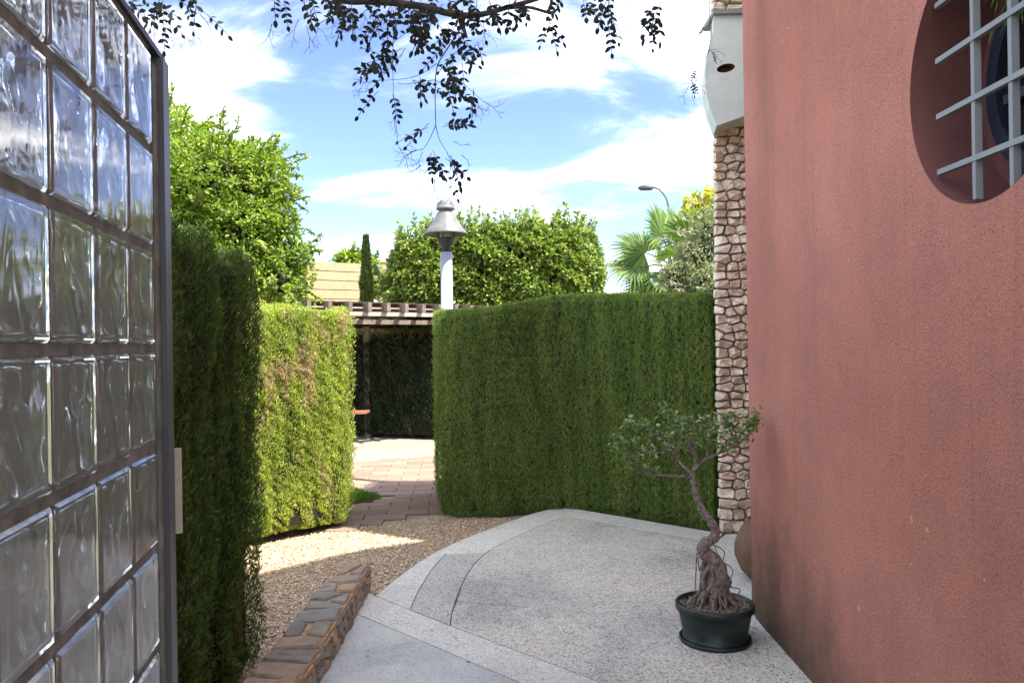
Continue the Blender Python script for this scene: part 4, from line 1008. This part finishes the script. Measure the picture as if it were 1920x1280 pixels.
# ------------------------------------------------------------------ potted tree
PX, PY = G(1341, 1199).x, G(1341, 1199).y
pot = thing('plant_pot', (PX, PY, 0), 'shallow dark green round plant pot on the grey terrace slab', 'pot')
mb = MB(); mb.lathe([(.0001, .004), (.168, .004), (.172, .010), (.172, .032), (.166, .036), (.180, .10), (.192, .165), (.206, .170), (.207, .198), (.202, .204), (.190, .204), (.188, .17), (.0001, .16)], (PX, PY, 0), 56)
mb.build('body', M['pot'], pot, True)
mb = MB(); mb.lathe([(.150, .001), (.184, .001), (.188, .006), (.188, .022), (.180, .022), (.178, .010)], (PX, PY, 0), 56); mb.build('saucer', M['pot'], pot, True)
mb = MB(); pr = [(.0001, .185)]
mb.lathe([(.187, .172), (.14, .180), (.09, .186), (.0001, .19)], (PX, PY, 0), 30); mb.build('soil', M['soil'], pot, True)
q = MB()
for k in range(420):
    a = random.uniform(0, 6.28); r_ = .18*math.sqrt(random.random()); z_ = .185; s_ = random.uniform(.006, .014)
    q.box((PX+r_*math.cos(a), PY+r_*math.sin(a), z_+random.uniform(-.002, .006)), (s_*1.8, s_, s_*.5), M=Euler((random.uniform(-.6, .6), random.uniform(-.6, .6), a*3)).to_matrix())
q.build('bark_chips', M['bark'], pot)['kind'] = 'stuff'
bon = thing('miniature_tree', (PX, PY, .19), 'gnarled bare-rooted miniature tree with sparse crown growing in the green pot', 'potted tree')
TY = PY
def bpnt(px, py, dy=0.0): return at(px, py, TY+dy)
q = MB()
tr = [bpnt(1342, 1110), bpnt(1346, 1085), bpnt(1344, 1062), bpnt(1334, 1046), bpnt(1318, 1032), bpnt(1322, 1018, -.01), bpnt(1338, 1008), bpnt(1341, 992), bpnt(1331, 975), bpnt(1318, 958), bpnt(1309, 938), bpnt(1303, 918), bpnt(1299, 900), bpnt(1297, 885)]
rd = [.066, .058, .048, .040, .034, .030, .027, .0245, .022, .0205, .019, .018, .017, .014]
def smooth_path(pts, rad, k=4):
    op, orr = [], []
    for i in range(len(pts)-1):
        p0 = pts[max(i-1, 0)]; p1 = pts[i]; p2 = pts[i+1]; p3 = pts[min(i+2, len(pts)-1)]
        for j in range(k):
            t = j/k; op.append(.5*((2*p1)+(p2-p0)*t+(2*p0-5*p1+4*p2-p3)*t*t+(3*p1-p0-3*p2+p3)*t**3)); orr.append(rad[i]+(rad[i+1]-rad[i])*t)
    op.append(pts[-1]); orr.append(rad[-1]); return op, orr
a, b = smooth_path(tr, rd); b = [r_*(1+.10*math.sin(i*1.9)+.06*math.sin(i*4.3)) for i, r_ in enumerate(b)]
q.tube(a, b, 14); q.build('trunk', M['bark'], bon, True)
for k in range(34):                      # exposed roots plaited down to the soil
    an = 2*PI*k/34+random.uniform(-.1, .1); t0 = random.choice((0.02, 0.08, .14, .2)); top = a[int(t0*len(a))+2]
    r1 = random.uniform(.04, .12) if k % 3 else random.uniform(.11, .16)
    c_ = Vector((PX, TY, 0)); ex = Vector((math.cos(an), math.sin(an), 0))
    p = [top+ex*.035, top+ex*.060+Vector((random.uniform(-.02, .02), random.uniform(-.02, .02), -.06)), c_+ex*(r1*.50)+Vector((random.uniform(-.02, .02), random.uniform(-.02, .02), .27)), c_+ex*(r1*.85)+Vector((0, 0, .215)), c_+ex*r1+Vector((random.uniform(-.015, .015), 0, .186))]
    rr_ = random.uniform(.005, .012); pa_, pb_ = smooth_path(p, [rr_*.9, rr_, rr_*.85, rr_*.7, rr_*.5], 4)
    q = MB(); q.tube(pa_, pb_, 6); q.build('root', M['bark'], bon, True)
for (x0, y0, x1, y1, bend) in ((1336, 1020, 1352, 1060, 14), (1350, 1050, 1362, 1100, 18), (1362, 1100, 1380, 1120, 16), (1318, 1035, 1312, 1070, -6), (1307, 1035, 1303, 1110, 0)):
    p = [bpnt(x0, y0, -.03), bpnt((x0+x1)/2+bend, (y0+y1)/2-6, -.05), bpnt(x1, y1, -.04)]; pa_, pb_ = smooth_path(p, [.004, .0035, .003], 6)
    q = MB(); q.tube(pa_, pb_, 5); q.build('root', M['bark'], bon, True)
brs = [[(1297, 888, 0), (1276, 868, .0), (1268, 850, .02), (1250, 832, .03), (1232, 818, .03), (1215, 800, .02)],
       [(1290, 892, 0), (1268, 893, -.02), (1225, 888, -.04), (1200, 884, -.05), (1185, 864, -.06), (1172, 848, -.06)],
       [(1299, 888, 0), (1312, 868, 0), (1335, 855, -.02), (1362, 843, -.03), (1385, 830, -.03), (1402, 818, -.02), (1414, 802, 0), (1419, 788, 0)],
       [(1299, 885, 0), (1304, 862, .03), (1296, 840, .06), (1290, 815, .08), (1284, 795, .08)],
       [(1272, 860, 0), (1255, 850, -.04), (1222, 848, -.06), (1190, 848, -.05), (1170, 842, -.04)],
       [(1318, 866, 0), (1328, 846, .05), (1330, 820, .08), (1334, 800, .1)],
       [(1268, 850, 0), (1272, 825, -.05), (1262, 800, -.08), (1252, 786, -.08)],
       [(1385, 830, -.03), (1372, 812, -.02), (1366, 795, -.02)],
       [(1308, 865, 0), (1298, 835, -.07), (1310, 810, -.10), (1316, 795, -.1)],
       [(1232, 818, .03), (1205, 810, .04), (1180, 800, .03)]]
tips = []
for i, br in enumerate(brs):
    p = [bpnt(*v_) for v_ in br]; r0 = .0095 if i < 4 else .006; pa_, pb_ = smooth_path(p, [r0*(1-.72*k/(len(p)-1)) for k in range(len(p))], 4)
    q = MB(); q.tube(pa_, pb_, 7); q.build('branch', M['bark'], bon, True)
    for k in range(len(pa_)//3, len(pa_)): tips.append((pa_[k], (pa_[k]-pa_[k-1]).normalized()))
tw = MB(); lP, lD = [], []
ends = []
for (p, d) in tips:
    for _ in range(3):
        dd_ = (d*.5+Vector((random.gauss(0, .6), random.gauss(0, .8), random.gauss(.42, .35)))).normalized(); L_ = random.uniform(.03, .10); e_ = p+dd_*L_
        if e_.x > XW-.04: continue
        tw.tube([p, p.lerp(e_, .5)+Vector((0, 0, .004)), e_], [.0018, .0014, .001], 4, False); ends.append((e_, dd_))
        for _k in range(random.randint(3, 7)):
            f = random.uniform(.45, 1.1); lP.append(p.lerp(e_, f)); lD.append((dd_*.5+Vector((random.gauss(0, .8), random.gauss(0, .8), random.gauss(.1, .5))))) 
for (px, py, n_, s_) in ((1412, 795, 46, .03), (1366, 790, 60, .04), (1372, 812, 50, .045), (1170, 850, 26, .04), (1150, 820, 10, .03)):
    c_ = bpnt(px, py)
    for _ in range(n_): lP.append(c_+Vector((random.gauss(0, s_*.6), random.gauss(0, s_*.6), random.gauss(0, s_*.6)))); lD.append(Vector((random.gauss(0, 1), random.gauss(0, 1), random.gauss(.4, .7))))
tw.build('twigs', M['bark'], bon)['kind'] = 'stuff'
lP = np.array([tuple(v) for v in lP]); lD = np.array([tuple(v) for v in lD]); keep = lP[:, 0] < XW-.02; lP, lD = lP[keep], lD[keep]
N = RNG.normal(size=lP.shape)*.5; N[:, 2] += 1
leaves('crown', lP, lD, N, RNG.uniform(.016, .03, len(lP)), RNG.uniform(.010, .017, len(lP)), M['leaf_bonsai'], bon, OVAL)

# ------------------------------------------------------------------ overhanging tree
oh = thing('overhanging_tree', (-3.6, 1.2, -.09), 'dark tree limb with hanging leafy twigs across the top of the sky', 'tree')
q = MB(); LY = 3.1
p = [Vector((-3.6, 1.2, -.09)), Vector((-3.5, 1.3, 1.5)), Vector((-3.3, 1.6, 2.8)), Vector((-2.7, 2.3, 4.2))]
pa_, pb_ = smooth_path(p, [.17, .14, .12, .07]); q.tube(pa_, pb_, 10); q.build('trunk', M['limb'], oh, True)
def lpnt(px, py, dy=0): return at(px, py, LY+dy)
limbs = [([Vector((-2.7, 2.3, 4.2)), Vector((-1.6, 2.9, 3.7)), lpnt(520, -90), lpnt(628, -8), lpnt(690, 2), lpnt(735, 5), lpnt(800, 14), lpnt(835, 24), lpnt(868, 28)], [.06, .04, .022, .017, .015, .014, .0135, .013, .016]),
         ([lpnt(868, 28), lpnt(866, 44), lpnt(872, 62), lpnt(876, 72)], [.015, .012, .006, .003]),
         ([lpnt(866, 30), lpnt(905, 27), lpnt(945, 16), lpnt(985, 5), lpnt(1030, -8), lpnt(1120, -30), lpnt(1230, -60), lpnt(1340, -60)], [.013, .011, .0095, .009, .008, .008, .007, .006]),
         ([lpnt(945, 16), lpnt(990, 14), lpnt(1030, 24), lpnt(1046, 18)], [.007, .006, .006, .003]),
         ([lpnt(1028, 22), lpnt(1034, 2), lpnt(1030, -20)], [.006, .006, .005]),
         ([lpnt(840, 22), lpnt(860, 4), lpnt(900, -20)], [.007, .006, .005]),
         ([lpnt(700, 4), lpnt(760, -14), lpnt(840, -30)], [.008, .006, .005]),
         ([Vector((-1.6, 2.9, 3.7)), lpnt(300, -120), lpnt(330, -30), lpnt(320, 0)], [.02, .01, .006, .003]),
         ([Vector((-2.7, 2.3, 4.2)), Vector((-.5, 2.6, 4.6)), Vector((.9, 2.9, 4.2)), lpnt(1340, -60), lpnt(1500, -160)], [.06, .04, .022, .01, .005])]
for pts_, rr_ in limbs:
    pa_, pb_ = smooth_path(pts_, rr_, 5); q = MB(); q.tube(pa_, pb_, 9); q.build('limb', M['limb'], oh, True)
tw = MB(); OP, OD, ON, OS = [], [], [], []
def compound(px, py, ang, L_=.13, pairs=4, ls=1.0, dy=None):
    dy = random.uniform(-.25, .25) if dy is None else dy
    p0 = lpnt(px, py, dy); d = Vector((math.cos(ang), random.uniform(-.5, .5), -math.sin(ang))).normalized()
    L_ *= ls; fn = Vector((random.uniform(-.5, .5), -1, random.uniform(-.6, .6))).normalized(); s_ = d.cross(fn).normalized()
    pl = [p0]; p = p0.copy(); dd_ = d.copy()
    for k in range(pairs+1):
        p = p+dd_*(L_/(pairs+1)); pl.append(p.copy()); dd_ = (dd_+Vector((0, 0, -.08))).normalized()
        if k < pairs:
            for sg in (-1, 1):
                if random.random() < .08: continue
                OS.append(ls); OP.append(tuple(p)); OD.append(tuple(dd_*.7+s_*sg+Vector((random.gauss(0, .15),)*3))); ON.append(tuple(fn+Vector((random.gauss(0, .35), 0, random.gauss(0, .35)))))
    OS.append(ls); OP.append(tuple(p)); OD.append(tuple(dd_)); ON.append(tuple(fn)); tw.tube(pl, .0014, 4, False)
def forked(px, py, ang, L_, depth=3, dy=0.0, r0=.0016):
    def rec(p, a_, l_, dpt, r_):
        e_ = p+Vector((math.cos(a_), random.uniform(-.3, .3), -math.sin(a_)))*l_
        tw.tube([p, p.lerp(e_, .5)+Vector((0, 0, random.uniform(-.004, .004))), e_], [r_, r_*.85, r_*.7], 4, False)
        if dpt > 0:
            for s_ in ((-1, 1) if random.random() < .8 else (random.choice((-1, 1)),)): rec(e_, a_+s_*random.uniform(.25, .75), l_*random.uniform(.55, .85), dpt-1, r_*.75)
            if random.random() < .5: rec(p.lerp(e_, .5), a_+random.choice((-1, 1))*random.uniform(.6, 1), l_*.5, dpt-1, r_*.6)
    rec(lpnt(px, py, dy), ang, L_, depth, r0)
def cluster(cx_, cy_, sx_, sy_, n_, amin=20, amax=160, **k):
    for _ in range(n_): compound(random.gauss(cx_, sx_), random.gauss(cy_, sy_), R(random.uniform(amin, amax)), L_=random.uniform(.08, .13), pairs=random.choice((2, 3, 3, 4)), **k)
cluster(252, 0, 8, 6, 3); cluster(300, 0, 16, 8, 5); cluster(296, 28, 10, 6, 3); cluster(372, 0, 8, 8, 3, 30, 110)
for x_, a_ in ((240, 100), (270, 80), (300, 95), (330, 70), (355, 60), (375, 50), (320, 100), (360, 85)): forked(x_, random.uniform(20, 50), R(a_), .045, 3, random.uniform(-.1, .1))
cluster(520, -12, 8, 4, 2, 60, 120); cluster(572, -2, 8, 6, 3, 60, 120); cluster(640, 0, 20, 8, 8, 30, 150); cluster(662, 18, 10, 6, 3)
for x_, a_ in ((510, 100), (575, 80), (590, 70), (620, 60), (650, 55), (680, 60), (560, 110), (640, 100), (700, 70)): forked(x_, random.uniform(15, 55), R(a_), .045, 3, random.uniform(-.1, .1))
cluster(710, 25, 10, 10, 5, 50, 130); cluster(760, 20, 16, 10, 8, 30, 150); cluster(790, 45, 24, 16, 9); cluster(830, 60, 20, 18, 8); cluster(860, 90, 16, 12, 5)
cluster(715, 60, 8, 8, 3, 60, 120); cluster(885, 18, 20, 6, 5, 10, 170); cluster(740, -6, 40, 5, 8, 20, 160); cluster(850, -4, 40, 5, 8, 20, 160); cluster(960, -2, 30, 5, 6, 20, 160)
# long hanging stems
def stem(pts_, r_=.0022):
    pa_, pb_ = smooth_path([lpnt(*p) for p in pts_], [r_*(1-.5*i/(len(pts_)-1)) for i in range(len(pts_))], 5); tw.tube(pa_, pb_, 5, False)
stem([(866, 50, 0), (840, 90, 0), (820, 125, 0), (816, 170, 0), (817, 235, 0)], .0032)
stem([(738, 20, 0), (738, 60, 0), (736, 110, 0)]); stem([(736, 105, .0), (738, 170, 0), (742, 215, 0)], .0015); stem([(742, 218, 0), (745, 262, 0), (750, 280, 0)], .0012)
stem([(817, 235, 0), (805, 262, 0), (792, 282, 0)], .0018); stem([(817, 235, 0), (824, 262, 0), (838, 285, 0)], .0018); stem([(838, 285, 0), (845, 310, 0), (838, 345, 0)], .0015)
stem([(818, 120, 0), (775, 145, 0), (700, 152, 0)], .0015); stem([(818, 120, 0), (860, 150, 0), (905, 190, 0)], .0016); stem([(816, 150, 0), (760, 158, 0), (745, 155, 0)], .0014)
cluster(712, 132, 9, 6, 4, 120, 220); cluster(725, 112, 8, 5, 2, 130, 220); cluster(760, 112, 10, 6, 2); cluster(795, 140, 14, 8, 5, 0, 120); cluster(742, 172, 5, 4, 1, 70, 110); cluster(705, 168, 5, 4, 1, 90, 180)
cluster(838, 158, 8, 5, 3, 10, 90); cluster(870, 130, 8, 8, 2); cluster(888, 168, 6, 6, 2, 20, 110); cluster(852, 118, 10, 8, 3)
cluster(800, 236, 5, 4, 2, 110, 190); cluster(830, 236, 5, 4, 2, -10, 60); cluster(812, 285, 8, 4, 3, 20, 160); cluster(842, 296, 6, 5, 3, 30, 120); cluster(832, 318, 5, 5, 1, 60, 120)
for x_, y_, a_ in ((705, 152, 170), (700, 165, 150), (905, 190, 30), (895, 185, 80), (742, 215, 100), (750, 278, 60), (792, 280, 170), (780, 282, 150), (792, 285, 110), (850, 265, 30), (865, 290, 40), (845, 310, 60), (838, 340, 100), (825, 325, 120), (800, 320, 120), (815, 335, 95),
                 (790, 310, 140), (840, 345, 70), (860, 320, 50), (880, 180, 60), (760, 90, 120), (905, 40, 80), (1000, 10, 90)): forked(x_, y_, R(a_), random.uniform(.03, .045), 3, random.uniform(-.05, .05))
# right-hand sprigs
cluster(1026, 40, 8, 6, 3, 50, 130); cluster(1062, 0, 12, 5, 2); cluster(1092, 0, 10, 5, 3, 40, 130); cluster(1140, -4, 6, 6, 3, 60, 120); cluster(1142, 30, 4, 4, 2, 70, 110); cluster(1228, 6, 8, 5, 4, 60, 130); cluster(1232, 32, 6, 5, 2, 60, 120); cluster(985, 8, 10, 4, 3)
stem([(1228, -30, 0), (1226, 10, 0)]); stem([(1140, -30, 0), (1141, 30, 0)]); stem([(1332, -40, 0), (1330, 20, 0), (1334, 60, 0), (1330, 95, 0)], .0016)
stem([(1330, 95, 0), (1318, 100, 0), (1295, 118, 0)], .0012); stem([(1330, 95, 0), (1312, 135, 0), (1300, 170, 0)], .0012); stem([(1330, 95, 0), (1345, 92, 0)], .0012)
for x_, y_, a_ in ((1332, 96, 30), (1335, 100, -10), (1296, 118, 150), (1300, 115, 120), (1300, 168, 100), (1306, 150, 150), (1310, 155, 60), (1290, 165, 120)): forked(x_, y_, R(a_), .03, 2, 0, .0011)
cluster(1333, 96, 2, 2, 1, 60, 110, ls=.38); cluster(1310, 132, 3, 4, 1, 100, 130, ls=.45); cluster(1300, 155, 4, 4, 2, 60, 140, ls=.45); cluster(1322, 53, 1, 1, 1, 120, 140, ls=.3)
# out of frame growth so the crown continues overhead
for _ in range(150): compound(random.uniform(-200, 1500), random.uniform(-420, -60), R(random.uniform(0, 180)), dy=random.uniform(-.8, .6))
tw.build('twigs', M['limb'], oh)['kind'] = 'stuff'
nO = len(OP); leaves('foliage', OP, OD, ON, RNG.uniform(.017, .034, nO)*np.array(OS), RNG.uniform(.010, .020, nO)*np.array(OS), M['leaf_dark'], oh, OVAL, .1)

# leaf tuft modelled in the recess to stand for a reflection in the glass
tpn = thing('reflected_foliage', (XW+.13, 2.30, 2.62), 'wispy yellow-green leaf reflection modelled as a plant behind the bars of the round window', 'plant')
P, D = [], []
for _ in range(150):
    d = Vector((random.gauss(0, .3), random.gauss(0, .7), random.gauss(-.4, .6))).normalized(); s0 = Vector((XW+.12, 2.30, 2.70))+Vector((0, random.gauss(0, .05), random.gauss(0, .05)))
    for k in range(3): P.append(tuple(s0+d*.035*k)); D.append(tuple(d+Vector((0, 0, -.25*k))))
leaves('foliage', P, D, RNG.normal(size=(len(P), 3)), .05, .006, M['grass'], tpn)
q = MB(); q.tube([(XW+.12, 2.30, 2.80), (XW+.12, 2.30, 2.70), (XW+.12, 2.31, 2.64)], .006, 6); q.build('stem', M['bark'], tpn)

# fallen leaves on the terrace
fl = []
while len(fl) < 110:
    x, y = random.uniform(-1.0, 1.36), random.uniform(2.6, 6.6)
    if random.random() < .55: x, y = 1.30-abs(random.gauss(0, .10)), random.uniform(2.7, 4.5)
    if inpoly(x, y, terp2) and math.hypot(x-PX, y-PY) > .2: fl.append((x, y, .006))
o = leaves('fallen_leaves', fl, [(math.cos(a), math.sin(a), random.uniform(-.05, .2)) for a in RNG.uniform(0, 6.28, len(fl))], [(random.gauss(0, .25), random.gauss(0, .25), 1) for _ in fl], RNG.uniform(.012, .026, len(fl)), RNG.uniform(.006, .012, len(fl)), M['bark'], None, OVAL)
o['label'] = 'dry brown leaf litter scattered on the terrace by the pink wall'; o['category'] = 'leaf litter'
